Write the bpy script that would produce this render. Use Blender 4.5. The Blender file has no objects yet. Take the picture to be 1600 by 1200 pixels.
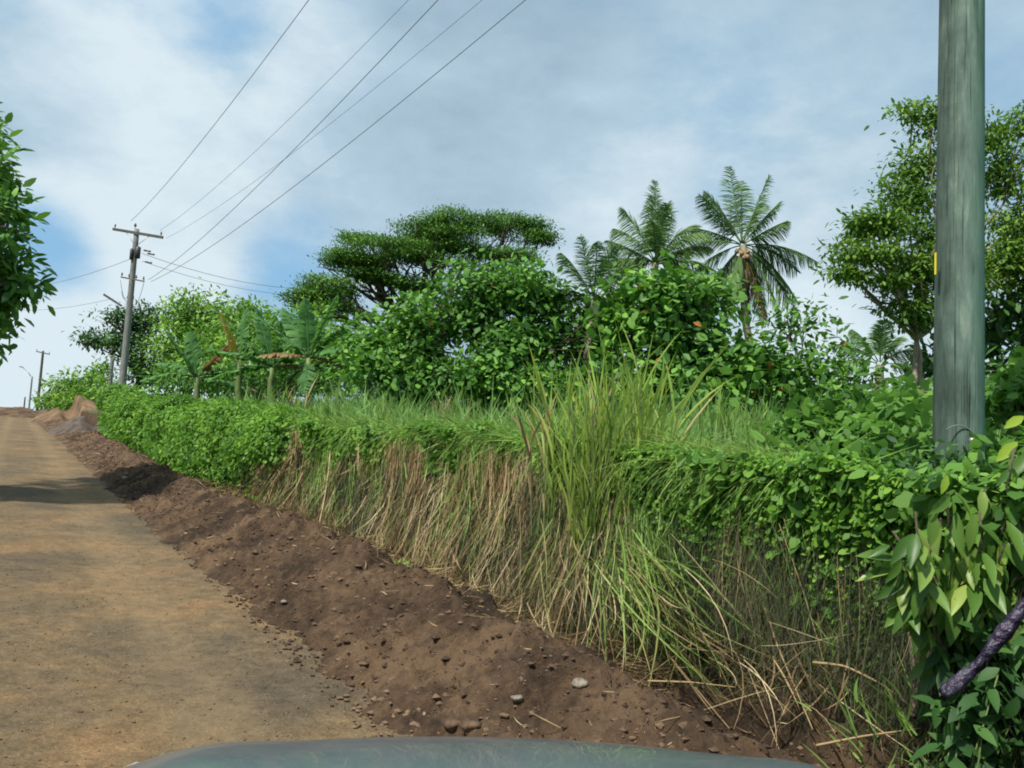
import bpy, math
import numpy as np
from mathutils import Vector, Matrix
rad = math.radians
rng = np.random.default_rng(7)
sc = bpy.context.scene
COL = sc.collection

# ------------------------------------------------------------------ camera
PITCH, ROLL, F = rad(5.0), rad(3.1), 1333.0
CAM = np.array([0.0, 0.0, 1.55])
fw = np.array([0, math.cos(PITCH), math.sin(PITCH)])
up0 = np.cross([1, 0, 0], fw)
rt = np.array([1.0, 0, 0]) * math.cos(ROLL) + up0 * math.sin(ROLL)
up = up0 * math.cos(ROLL) - np.array([1.0, 0, 0]) * math.sin(ROLL)
cd = bpy.data.cameras.new('camera'); cam = bpy.data.objects.new('camera', cd); COL.objects.link(cam)
cam.matrix_world = Matrix(((rt[0], up[0], -fw[0], CAM[0]), (rt[1], up[1], -fw[1], CAM[1]), (rt[2], up[2], -fw[2], CAM[2]), (0, 0, 0, 1)))
cd.sensor_width = 36.0; cd.lens = 36.0 * F / 1600.0; cd.clip_start = 0.05; cd.clip_end = 3000
sc.camera = cam

def ray(x, y):
    return rt * (x - 800) / F + up * (600 - y) / F + fw
def P(x, y, Y):
    """world point seen at photo pixel (x, y) whose world depth is Y metres"""
    v = ray(x, y)
    return CAM + v * (Y / v[1])

# ------------------------------------------------------------------ light
SUN_DIR = np.array([-0.40, -0.44, 0.90]); SUN_DIR /= np.linalg.norm(SUN_DIR)
sl = bpy.data.lights.new('sun', 'SUN'); sun = bpy.data.objects.new('sun', sl); COL.objects.link(sun)
sun.rotation_euler = Vector(SUN_DIR).to_track_quat('Z', 'Y').to_euler()
sl.energy = 4.9; sl.angle = rad(2.5); sl.color = (1.0, 0.95, 0.86)
world = bpy.data.worlds.new('World'); sc.world = world; world.use_nodes = True
wt = world.node_tree; wt.nodes.clear()
def N(t, kind, **kw):
    n = t.nodes.new(kind)
    for k, v in kw.items():
        if k.startswith('i_'):
            n.inputs[k[2:].replace('_', ' ')].default_value = v
        else:
            setattr(n, k, v)
    return n
def math_n(t, op, a, b=None, clamp=False):
    n = t.nodes.new('ShaderNodeMath'); n.operation = op; n.use_clamp = clamp
    for i, v in enumerate((a, b)):
        if v is None: continue
        if isinstance(v, (int, float)): n.inputs[i].default_value = v
        else: t.links.new(v, n.inputs[i])
    return n.outputs[0]
def ramp(t, fac, stops, interp='LINEAR'):
    n = t.nodes.new('ShaderNodeValToRGB'); n.color_ramp.interpolation = interp
    e = n.color_ramp.elements
    while len(e) < len(stops): e.new(0.5)
    for i, (p, c) in enumerate(stops):
        e[i].position = p; e[i].color = (c, c, c, 1) if isinstance(c, (int, float)) else (*c, 1)
    if fac is not None: t.links.new(fac, n.inputs[0])
    return n.outputs[0]
def mixc(t, fac, a, b, bt='MIX'):
    n = t.nodes.new('ShaderNodeMix'); n.data_type = 'RGBA'; n.blend_type = bt
    for s, v in ((n.inputs[0], fac), (n.inputs[6], a), (n.inputs[7], b)):
        if isinstance(v, (int, float)): s.default_value = v
        elif isinstance(v, tuple): s.default_value = (*v, 1)
        else: t.links.new(v, s)
    return n.outputs[2]

sky = N(wt, 'ShaderNodeTexSky', sky_type='NISHITA', sun_disc=False)
sky.sun_elevation = math.asin(SUN_DIR[2]); sky.sun_rotation = math.atan2(SUN_DIR[0], SUN_DIR[1])
tc = N(wt, 'ShaderNodeTexCoord')
mp = N(wt, 'ShaderNodeMapping'); mp.inputs['Scale'].default_value = (1.0, 1.0, 1.9)
wt.links.new(tc.outputs['Generated'], mp.inputs[0])
n1 = N(wt, 'ShaderNodeTexNoise', i_Scale=2.6, i_Detail=5.0, i_Roughness=0.5, i_Distortion=0.25)
wt.links.new(mp.outputs[0], n1.inputs[0])
n2 = N(wt, 'ShaderNodeTexNoise', i_Scale=6.0, i_Detail=8.0, i_Roughness=0.60)
wt.links.new(mp.outputs[0], n2.inputs[0])
def blob(px, py, r, amt):
    """a smooth patch of cloud (or a gap) around a direction in the sky"""
    d = ray(px, py); d = d / np.linalg.norm(d)
    vm = N(wt, 'ShaderNodeVectorMath', operation='DISTANCE')
    wt.links.new(tc.outputs['Generated'], vm.inputs[0]); vm.inputs[1].default_value = tuple(d)
    mr = N(wt, 'ShaderNodeMapRange', interpolation_type='SMOOTHSTEP')
    wt.links.new(vm.outputs['Value'], mr.inputs[0])
    mr.inputs[1].default_value = 0; mr.inputs[2].default_value = r
    mr.inputs[3].default_value = amt; mr.inputs[4].default_value = 0
    return mr.outputs[0]
def add_all(vals, base):
    o = base
    for v in vals: o = math_n(wt, 'ADD', o, v)
    return o
cov = math_n(wt, 'ADD', math_n(wt, 'MULTIPLY', n1.outputs[0], 0.75), math_n(wt, 'MULTIPLY', n2.outputs[0], 0.55))
cov = math_n(wt, 'ADD', cov, 0.32)
cov = add_all([blob(90, 375, 0.14, -0.95), blob(60, 10, 0.22, -0.36), blob(330, 20, 0.16, -0.24), blob(880, 0, 0.28, -0.08),
               blob(1120, 240, 0.22, -0.22), blob(450, 440, 0.16, -0.5), blob(1560, 130, 0.2, -0.12), blob(250, 250, 0.25, 0.22),
               blob(50, 190, 0.22, 0.40), blob(230, 330, 0.16, 0.3), blob(90, 520, 0.2, 0.3), blob(780, 260, 0.35, 0.2), blob(1250, 480, 0.3, 0.2)], cov)
cfac = ramp(wt, cov, [(0.52, 0.0), (0.98, 1.0)], 'EASE')
shade = math_n(wt, 'ADD', math_n(wt, 'MULTIPLY', n1.outputs[0], 0.70), math_n(wt, 'MULTIPLY', n2.outputs[0], 0.70))
shade = add_all([blob(330, 190, 0.34, 0.34), blob(80, 130, 0.2, -0.08), blob(60, 560, 0.35, 0.32), blob(1270, 500, 0.40, 0.28),
                 blob(900, 330, 0.2, 0.18), blob(740, 170, 0.30, -0.20), blob(430, 330, 0.22, -0.14), blob(1350, 200, 0.3, -0.10)], shade)
ccol = ramp(wt, shade, [(0.44, (0.265, 0.375, 0.475)), (0.74, (0.385, 0.52, 0.625)), (1.02, (0.61, 0.71, 0.765))])
skyc = N(wt, 'ShaderNodeHueSaturation', i_Saturation=1.06, i_Value=1.0); wt.links.new(sky.outputs[0], skyc.inputs['Color'])
skys = mixc(wt, 1.0, skyc.outputs[0], (0.094, 0.100, 0.106), 'MULTIPLY')
skys = mixc(wt, 0.8, skys, (0.235, 0.46, 0.68))
fin = mixc(wt, cfac, skys, ccol)
bg = N(wt, 'ShaderNodeBackground', i_Strength=1.0); wt.links.new(fin, bg.inputs[0])
wo = N(wt, 'ShaderNodeOutputWorld'); wt.links.new(bg.outputs[0], wo.inputs[0])
world.cycles.sampling_method = 'MANUAL'; world.cycles.sample_map_resolution = 512
sc.view_settings.view_transform = 'Standard'; sc.view_settings.look = 'None'
sc.view_settings.exposure = 0.24; sc.view_settings.gamma = 1.0; sc.view_settings.use_curve_mapping = False
sc.render.engine = 'CYCLES'
sc.cycles.max_bounces = 8; sc.cycles.diffuse_bounces = 5; sc.cycles.glossy_bounces = 2; sc.cycles.transmission_bounces = 5
sc.cycles.caustics_reflective = False; sc.cycles.caustics_refractive = False
sc.cycles.use_denoising = True; sc.cycles.filter_width = 1.9

# ------------------------------------------------------------------ frame of the road: s along it, t to its right
AZ = rad(30.0)
RD = np.array([-math.sin(AZ), math.cos(AZ)]); RR = np.array([math.cos(AZ), math.sin(AZ)])
def st2xy(s, t): return s * RD[0] + t * RR[0], s * RD[1] + t * RR[1]
def xy2st(x, y): return x * RD[0] + y * RD[1], x * RR[0] + y * RR[1]
_tab = rng.random((256, 256))
def vnoise(x, y):
    x = np.asarray(x, float); y = np.asarray(y, float)
    xi = np.floor(x).astype(int); yi = np.floor(y).astype(int); fx = x - xi; fy = y - yi
    fx = fx * fx * (3 - 2 * fx); fy = fy * fy * (3 - 2 * fy)
    g = lambda a, b: _tab[a % 256, b % 256]
    return (g(xi, yi) * (1 - fx) + g(xi + 1, yi) * fx) * (1 - fy) + (g(xi, yi + 1) * (1 - fx) + g(xi + 1, yi + 1) * fx) * fy - 0.5
def fbm(x, y, o=4, g=0.5):
    r = 0; a = 1.0
    for k in range(o):
        r = r + a * vnoise(np.asarray(x) * 2 ** k + 17.3 * k, np.asarray(y) * 2 ** k + 5.1 * k); a *= g
    return r
def sst(a, b, x): 
    u = np.clip((np.asarray(x, float) - a) / (b - a), 0, 1); return u * u * (3 - 2 * u)
def zr(s):
    return np.interp(s, [-60, -10, 0, 4, 8, 15, 22, 37, 60, 83, 105, 125, 160, 300, 2000],
                     [-2.5, -.35, 0, .14, .30, .47, .72, 1.28, 1.95, 2.55, 3.5, 4.2, 3.2, 0, -30])
def H(s, t, fine=True):
    s = np.asarray(s, float); t = np.asarray(t, float)
    wob = 0.16 * vnoise(s * 0.45, 3.3) * 2 + 0.10 * vnoise(s * 1.3, 9.1) * 2
    tt = t - .5 * wob * sst(1.0, 2.0, t) * (1 - sst(3.6, 4.2, t))
    crest = 0.33 + 0.09 * vnoise(s * 0.35, 1.7) * 2
    berm = np.interp(tt, [1.60, 1.80, 2.15, 2.6, 2.85, 3.2, 3.42, 3.7, 3.88], [0, .08, .35, 1, .80, -.05, -.32, .05, .36])
    z = berm * crest
    bank = sst(3.88, 4.10, t) * (1.12 + 0.12 * vnoise(s * 0.3, 7.7) * 2)
    z = z + bank + 0.035 * np.clip(t - 4.3, 0, 40) + 0.12 * (1 - np.exp(-np.clip(-0.2 - t, 0, 10)))
    if fine:
        z = z + 0.25 * fbm(s * 0.09, t * 0.09, 3) * sst(6, 16, np.abs(t - 1.5))
    return zr(s) + z
def Hxy(x, y):
    s, t = xy2st(x, y); return H(s, t)

# ------------------------------------------------------------------ mesh helpers
class MB:
    def __init__(self): self.v = []; self.f3 = []; self.f4 = []; self.n = 0
    def add(self, v, f3=None, f4=None):
        v = np.asarray(v, float).reshape(-1, 3)
        if f3 is not None and len(f3): self.f3.append(np.asarray(f3).reshape(-1, 3) + self.n)
        if f4 is not None and len(f4): self.f4.append(np.asarray(f4).reshape(-1, 4) + self.n)
        self.v.append(v); self.n += len(v)
    def mesh(self, name, mat, smooth=True):
        v = np.concatenate(self.v) if self.v else np.zeros((0, 3))
        f3 = np.concatenate(self.f3) if self.f3 else np.zeros((0, 3), int)
        f4 = np.concatenate(self.f4) if self.f4 else np.zeros((0, 4), int)
        me = bpy.data.meshes.new(name)
        me.vertices.add(len(v)); me.vertices.foreach_set('co', v.astype(np.float32).ravel())
        li = np.concatenate([f3.ravel(), f4.ravel()]).astype(np.int32)
        me.loops.add(len(li)); me.loops.foreach_set('vertex_index', li)
        ls = np.concatenate([np.arange(len(f3)) * 3, len(f3) * 3 + np.arange(len(f4)) * 4]).astype(np.int32)
        me.polygons.add(len(ls)); me.polygons.foreach_set('loop_start', ls)
        me.polygons.foreach_set('use_smooth', np.full(len(ls), smooth, dtype=bool))
        me.update(calc_edges=True); me.validate()
        me.materials.append(mat)
        return me
def link(name, me, parent=None, loc=None):
    o = bpy.data.objects.new(name, me); COL.objects.link(o)
    if loc is not None: o.location = loc
    if parent is not None: o.parent = parent
    return o
def tag(o, label=None, cat=None, group=None, kind=None):
    for k, v in (('label', label), ('category', cat), ('group', group), ('kind', kind)):
        if v: o[k] = v
    return o
def empty(name, loc, label, cat, group=None):
    o = bpy.data.objects.new(name, None); COL.objects.link(o); o.location = tuple(loc); o.empty_display_size = 0.3
    bpy.context.view_layer.update()
    return tag(o, label, cat, group)
def part(name, mb, mat, parent, smooth=True, label=None):
    """mesh built in world coordinates, parented to an Empty that only carries a location"""
    L = np.array(parent.location) if parent.parent is None else np.array(parent.parent.location) + np.array(parent.location)
    if mb.v:
        mb.v = [np.concatenate(mb.v) - L]
    o = link(name, mb.mesh(name, mat, smooth), parent)
    if label: o['label'] = label
    return o
def unit(v):
    v = np.asarray(v, float); return v / np.maximum(np.linalg.norm(v, axis=-1, keepdims=True), 1e-9)
def rand_dirs(n): return unit(rng.normal(size=(n, 3)))

def tube(mb, pts, r, sides=6, cap=True):
    pts = np.asarray(pts, float); k = len(pts); r = np.broadcast_to(r, (k,))
    tg = unit(np.gradient(pts, axis=0))
    ref = np.array([0, 0, 1.0]) if abs(tg[0][2]) < 0.9 else np.array([1.0, 0, 0])
    a = np.linspace(0, 2 * np.pi, sides, endpoint=False); V = []
    for i in range(k):
        u = unit(np.cross(tg[i], ref)); w = np.cross(tg[i], u)
        V.append(pts[i] + r[i] * (np.cos(a)[:, None] * u + np.sin(a)[:, None] * w))
    V = np.concatenate(V); f = []
    for i in range(k - 1):
        for j in range(sides):
            j2 = (j + 1) % sides
            f.append((i * sides + j, i * sides + j2, (i + 1) * sides + j2, (i + 1) * sides + j))
    f3 = []
    if cap:
        V = np.concatenate([V, pts[:1], pts[-1:]]); c0 = k * sides; c1 = c0 + 1
        for j in range(sides):
            j2 = (j + 1) % sides
            f3 += [(c0, j2, j), (c1, (k - 1) * sides + j, (k - 1) * sides + j2)]
    mb.add(V, f3, f)
def box(mb, c, ax, ay, az, bev=0.0):
    """box of centre c and half-axis vectors ax, ay, az"""
    c, ax, ay, az = (np.asarray(q, float) for q in (c, ax, ay, az))
    V = [c + sx * ax + sy * ay + sz * az for sz in (-1, 1) for sy in (-1, 1) for sx in (-1, 1)]
    mb.add(V, None, [(0, 2, 3, 1), (4, 5, 7, 6), (0, 1, 5, 4), (2, 6, 7, 3), (0, 4, 6, 2), (1, 3, 7, 5)])
def curve_pts(p0, p1, n=6, bow=0.1, seed=None):
    p0 = np.asarray(p0, float); p1 = np.asarray(p1, float); d = np.linalg.norm(p1 - p0)
    u = np.linspace(0, 1, n)[:, None]; o = rng.normal(size=3) * bow * d
    return p0 + (p1 - p0) * u + o * (4 * u * (1 - u)) * 0.5 + rng.normal(size=(n, 3)) * 0.015 * d * (u * (1 - u) * 4)

def leaves(mb, C, D, Nn, L, W, droop=0.15, fold=0.0, shape='leaf'):
    """vectorised leaves: base point, axis, rough normal, length and width for each"""
    n = len(C)
    if n == 0: return
    D = unit(D); S = unit(np.cross(D, Nn)); Nn = np.cross(S, D)
    L = np.broadcast_to(L, (n,))[:, None]; W = np.broadcast_to(W, (n,))[:, None]
    def pt(u, w, lift=0.0): return C + D * (L * u) + S * (W * w) - Nn * (L * droop * u * u) + Nn * (W * lift)
    if shape == 'leaf':
        V = np.stack([pt(0, 0), pt(.38, -.5), pt(.38, .5), pt(.78, -.34), pt(.78, .34), pt(1, 0)], 1)
        f3 = np.array([[0, 2, 1], [3, 4, 5]]); f4 = np.array([[1, 2, 4, 3]]); k = 6
    elif shape == 'quad':
        V = np.stack([pt(0, -.08), pt(0, .08), pt(.55, -.5), pt(.55, .5), pt(1, 0)], 1)
        f3 = np.array([[2, 3, 4]]); f4 = np.array([[0, 1, 3, 2]]); k = 5
    else:  # big leaf with a folded midrib and a wavy edge
        q = fold
        V = np.stack([pt(0, 0), pt(.12, -.22, q * .4), pt(.14, 0), pt(.12, .22, q * .4), pt(.38, -.5, q), pt(.38, 0), pt(.38, .5, q),
                      pt(.66, -.42, q * .9), pt(.66, 0), pt(.66, .44, q * .9), pt(.87, -.2, q * .3), pt(.87, 0), pt(.87, .2, q * .3), pt(1.02, 0)], 1)
        f3 = np.array([[0, 2, 1], [0, 3, 2], [10, 11, 13], [11, 12, 13]])
        f4 = np.array([[1, 2, 5, 4], [2, 3, 6, 5], [4, 5, 8, 7], [5, 6, 9, 8], [7, 8, 11, 10], [8, 9, 12, 11]]); k = 14
    off = (np.arange(n) * k)[:, None, None]
    mb.add(V.reshape(-1, 3), (f3[None] + off).reshape(-1, 3), (f4[None] + off).reshape(-1, 4))
def blades(mb, B, D, bend, L, W, seg=3, face=None):
    """grass blades: base, start direction, bend vector (added times u^2), length, width"""
    n = len(B)
    if n == 0: return
    D = unit(D); L = np.broadcast_to(L, (n,))[:, None]; W = np.broadcast_to(W, (n,))[:, None]
    S = rand_dirs(n) if face is None else face
    S = unit(np.cross(D, S)); rows = []
    for i in range(seg + 1):
        u = i / seg; p = B + D * (L * u) + bend * (L * u * u)
        w = (0.6 + 0.8 * u * (1 - u) * 2) * (1 - u ** 3)
        if i < seg: rows += [p - S * (W * w * .5), p + S * (W * w * .5)]
        else: rows += [p]
    k = 2 * seg + 1; V = np.stack(rows, 1)
    f4 = np.array([[2 * i, 2 * i + 1, 2 * i + 3, 2 * i + 2] for i in range(seg - 1)]).reshape(-1, 4); f3 = np.array([[2 * seg - 2, 2 * seg - 1, 2 * seg]])
    off = (np.arange(n) * k)[:, None, None]
    mb.add(V.reshape(-1, 3), (f3[None] + off).reshape(-1, 3), (f4[None] + off).reshape(-1, 4) if len(f4) else None)

# ------------------------------------------------------------------ materials
def mat_new(name):
    m = bpy.data.materials.new(name); m.use_nodes = True; t = m.node_tree; t.nodes.clear()
    o = N(t, 'ShaderNodeOutputMaterial'); return m, t, o
def leafmat(name, cols, rough=0.45, trans=0.28, spec=0.4, clump=1.0, tcol=None):
    """cols: dark to light leaf colours; each leaf takes its own, and whole sprays of new growth run lighter"""
    m, t, o = mat_new(name)
    g = N(t, 'ShaderNodeNewGeometry'); tcn = N(t, 'ShaderNodeTexCoord')
    nz = N(t, 'ShaderNodeTexNoise', i_Scale=clump, i_Detail=2.0); t.links.new(tcn.outputs['Object'], nz.inputs[0])
    f = math_n(t, 'ADD', math_n(t, 'MULTIPLY', g.outputs['Random Per Island'], 0.85), math_n(t, 'MULTIPLY', nz.outputs[0], 1.1))
    f = math_n(t, 'SUBTRACT', f, 0.47, True)
    k = len(cols); c = ramp(t, f, [(i / (k - 1), cols[i]) for i in range(k)])
    b = N(t, 'ShaderNodeBsdfPrincipled', i_Roughness=rough); t.links.new(c, b.inputs['Base Color'])
    b.inputs['Specular IOR Level'].default_value = spec
    tr = N(t, 'ShaderNodeBsdfTranslucent')
    t.links.new(mixc(t, 0.5, c, tcol or (0.16, 0.30, 0.03)), tr.inputs[0])
    mx = N(t, 'ShaderNodeMixShader'); mx.inputs[0].default_value = min(trans * 1.35, .45)
    t.links.new(b.outputs[0], mx.inputs[1]); t.links.new(tr.outputs[0], mx.inputs[2]); t.links.new(mx.outputs[0], o.inputs[0])
    return m
def groundmat(name, cols, scale=3.0, rough=0.95, bump=0.4, stretch=(1, 1, 1), speck=None, bscale=40.0, rot=0.0, bdist=0.02):
    m, t, o = mat_new(name); tcn = N(t, 'ShaderNodeTexCoord')
    mpn = N(t, 'ShaderNodeMapping'); mpn.inputs['Scale'].default_value = stretch; mpn.inputs['Rotation'].default_value = (0, 0, rot)
    t.links.new(tcn.outputs['Object'], mpn.inputs[0])
    a = N(t, 'ShaderNodeTexNoise', i_Scale=scale, i_Detail=8.0, i_Roughness=0.62); t.links.new(mpn.outputs[0], a.inputs[0])
    b2 = N(t, 'ShaderNodeTexNoise', i_Scale=scale * 9, i_Detail=4.0, i_Roughness=0.6); t.links.new(mpn.outputs[0], b2.inputs[0])
    f = math_n(t, 'ADD', math_n(t, 'MULTIPLY', a.outputs[0], 0.75), math_n(t, 'MULTIPLY', b2.outputs[0], 0.35))
    k = len(cols); c = ramp(t, f, [(0.45 + 0.20 * i / (k - 1), cols[i]) for i in range(k)])
    if speck:
        vn = N(t, 'ShaderNodeTexVoronoi', i_Scale=speck[0]); t.links.new(tcn.outputs['Object'], vn.inputs[0])
        sf = ramp(t, vn.outputs['Distance'], [(speck[1], 1.0), (speck[1] + 0.05, 0.0)])
        rsel = N(t, 'ShaderNodeSeparateColor'); t.links.new(vn.outputs['Color'], rsel.inputs[0])
        sf = math_n(t, 'MULTIPLY', sf, ramp(t, rsel.outputs[0], [(speck[3], 0.0), (speck[3] + 0.05, 1.0)]))
        c = mixc(t, sf, c, speck[2])
    b = N(t, 'ShaderNodeBsdfPrincipled', i_Roughness=rough); b.inputs['Specular IOR Level'].default_value = 0.25
    t.links.new(c, b.inputs['Base Color'])
    n3 = N(t, 'ShaderNodeTexNoise', i_Scale=bscale, i_Detail=6.0, i_Roughness=0.7); t.links.new(tcn.outputs['Object'], n3.inputs[0])
    bp = N(t, 'ShaderNodeBump', i_Strength=bump, i_Distance=bdist); t.links.new(n3.outputs[0], bp.inputs['Height']); t.links.new(bp.outputs[0], b.inputs['Normal'])
    t.links.new(b.outputs[0], o.inputs[0]); return m
M = {}
M['road'] = groundmat('packed_dirt', [(0.10, 0.082, 0.056), (0.14, 0.112, 0.068), (0.165, 0.125, 0.072), (0.205, 0.145, 0.080)], scale=1.1, bump=0.5, stretch=(1.6, 0.7, 1), rot=AZ * -1, bscale=26, speck=(22.0, 0.10, (0.42, 0.36, 0.28), 0.86), bdist=0.03)
def dark_trench(m):
    """soil colour multiplied darker along the bottom of the trench, slightly paler roadward"""
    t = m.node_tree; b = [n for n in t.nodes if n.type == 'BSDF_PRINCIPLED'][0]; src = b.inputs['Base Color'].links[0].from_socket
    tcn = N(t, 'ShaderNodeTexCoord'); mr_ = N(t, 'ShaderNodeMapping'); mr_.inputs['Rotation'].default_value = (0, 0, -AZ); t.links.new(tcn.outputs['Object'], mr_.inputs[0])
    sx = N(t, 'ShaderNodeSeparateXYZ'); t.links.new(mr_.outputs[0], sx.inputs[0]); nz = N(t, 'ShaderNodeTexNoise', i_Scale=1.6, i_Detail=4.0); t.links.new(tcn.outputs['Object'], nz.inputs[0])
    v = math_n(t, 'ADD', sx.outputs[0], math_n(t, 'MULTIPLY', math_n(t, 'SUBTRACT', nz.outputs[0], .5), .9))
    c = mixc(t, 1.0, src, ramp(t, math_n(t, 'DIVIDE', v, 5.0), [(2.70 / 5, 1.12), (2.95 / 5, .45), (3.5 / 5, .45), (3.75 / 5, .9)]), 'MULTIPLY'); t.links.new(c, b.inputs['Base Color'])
M['soil'] = groundmat('dug_soil', [(0.044, 0.028, 0.017), (0.082, 0.051, 0.030), (0.12, 0.074, 0.042), (0.175, 0.11, 0.062)], scale=1.3, bump=1.0, bscale=24, bdist=0.07, speck=(14.0, 0.09, (0.40, 0.32, 0.24), 0.9))
dark_trench(M['soil'])
M['clod'] = groundmat('soil_clod', [(0.045, 0.028, 0.018), (0.10, 0.062, 0.038), (0.19, 0.125, 0.08)], scale=1.5, bump=0.6)
M['ground'] = groundmat('field_earth', [(0.03, 0.04, 0.012), (0.05, 0.075, 0.02), (0.09, 0.11, 0.035)], scale=1.2, bump=0.5)
M['orange_soil'] = groundmat('orange_soil', [(0.09, 0.055, 0.03), (0.15, 0.095, 0.05), (0.22, 0.145, 0.078)], scale=0.6, bump=0.6)
M['gravel'] = groundmat('grey_gravel', [(0.055, 0.04, 0.03), (0.11, 0.082, 0.062), (0.17, 0.135, 0.11)], scale=2.5, bump=0.9, bscale=14, bdist=0.08)
M['stone'] = groundmat('pale_stone', [(0.13, 0.10, 0.075), (0.21, 0.175, 0.14), (0.32, 0.28, 0.23)], scale=6, bump=0.5)
M['bark'] = groundmat('bark', [(0.06, 0.045, 0.03), (0.12, 0.095, 0.065), (0.2, 0.165, 0.12)], scale=4, stretch=(1, 1, .25), bump=0.8, bscale=20)
M['palebark'] = groundmat('pale_bark', [(0.13, 0.105, 0.075), (0.23, 0.19, 0.14), (0.34, 0.29, 0.21)], scale=4, stretch=(1, 1, .3), bump=0.8, bscale=20)
def roadmat():
    m, t, o = mat_new('packed_dirt'); tcn = N(t, 'ShaderNodeTexCoord')
    mr_ = N(t, 'ShaderNodeMapping'); mr_.inputs['Rotation'].default_value = (0, 0, -AZ); t.links.new(tcn.outputs['Object'], mr_.inputs[0])
    sx = N(t, 'ShaderNodeSeparateXYZ'); t.links.new(mr_.outputs[0], sx.inputs[0])
    a = N(t, 'ShaderNodeTexNoise', i_Scale=0.9, i_Detail=5.0, i_Roughness=0.6); t.links.new(tcn.outputs['Object'], a.inputs[0])
    b1 = N(t, 'ShaderNodeTexNoise', i_Scale=9.0, i_Detail=6.0, i_Roughness=0.75); t.links.new(tcn.outputs['Object'], b1.inputs[0])
    b2 = N(t, 'ShaderNodeTexNoise', i_Scale=55.0, i_Detail=5.0, i_Roughness=0.8); t.links.new(tcn.outputs['Object'], b2.inputs[0])
    c1 = ramp(t, a.outputs[0], [(0.36, (0.112, 0.086, 0.055)), (0.48, (0.155, 0.112, 0.064)), (0.56, (0.19, 0.129, 0.068)), (0.66, (0.235, 0.146, 0.072))])
    c2 = ramp(t, b1.outputs[0], [(0.32, 0.50), (0.5, 0.92), (0.68, 1.35)]); c3 = ramp(t, b2.outputs[0], [(0.30, 0.45), (0.5, 1.0), (0.70, 1.5)])
    c = mixc(t, 0.75, c1, c2, 'MULTIPLY'); c = mixc(t, 0.8, c, c3, 'MULTIPLY')
    for pos in (0.95, -0.45):   # compacted, paler wheel tracks
        d_ = math_n(t, 'ABSOLUTE', math_n(t, 'ADD', math_n(t, 'SUBTRACT', sx.outputs[0], pos), math_n(t, 'MULTIPLY', math_n(t, 'SUBTRACT', a.outputs[0], .5), .5)))
        c = mixc(t, math_n(t, 'MULTIPLY', ramp(t, d_, [(0.08, 0.55), (0.34, 0.0)], 'EASE'), b1.outputs[0]), c, (0.26, 0.185, 0.10))
    vn = N(t, 'ShaderNodeTexVoronoi', i_Scale=38.0); t.links.new(tcn.outputs['Object'], vn.inputs[0]); rs = N(t, 'ShaderNodeSeparateColor'); t.links.new(vn.outputs['Color'], rs.inputs[0])
    sf = math_n(t, 'MULTIPLY', ramp(t, vn.outputs['Distance'], [(0.16, 1.0), (0.24, 0.0)]), ramp(t, rs.outputs[0], [(0.80, 0.0), (0.84, 1.0)]))
    c = mixc(t, sf, c, mixc(t, rs.outputs[1], (0.07, 0.05, 0.035), (0.34, 0.28, 0.2)))
    b = N(t, 'ShaderNodeBsdfPrincipled', i_Roughness=0.95); b.inputs['Specular IOR Level'].default_value = 0.2; t.links.new(c, b.inputs['Base Color'])
    bp = N(t, 'ShaderNodeBump', i_Strength=0.9, i_Distance=0.02); t.links.new(math_n(t, 'ADD', b1.outputs[0], math_n(t, 'MULTIPLY', b2.outputs[0], .6)), bp.inputs['Height']); t.links.new(bp.outputs[0], b.inputs['Normal'])
    t.links.new(b.outputs[0], o.inputs[0]); return m
M['road'] = roadmat()
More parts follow.
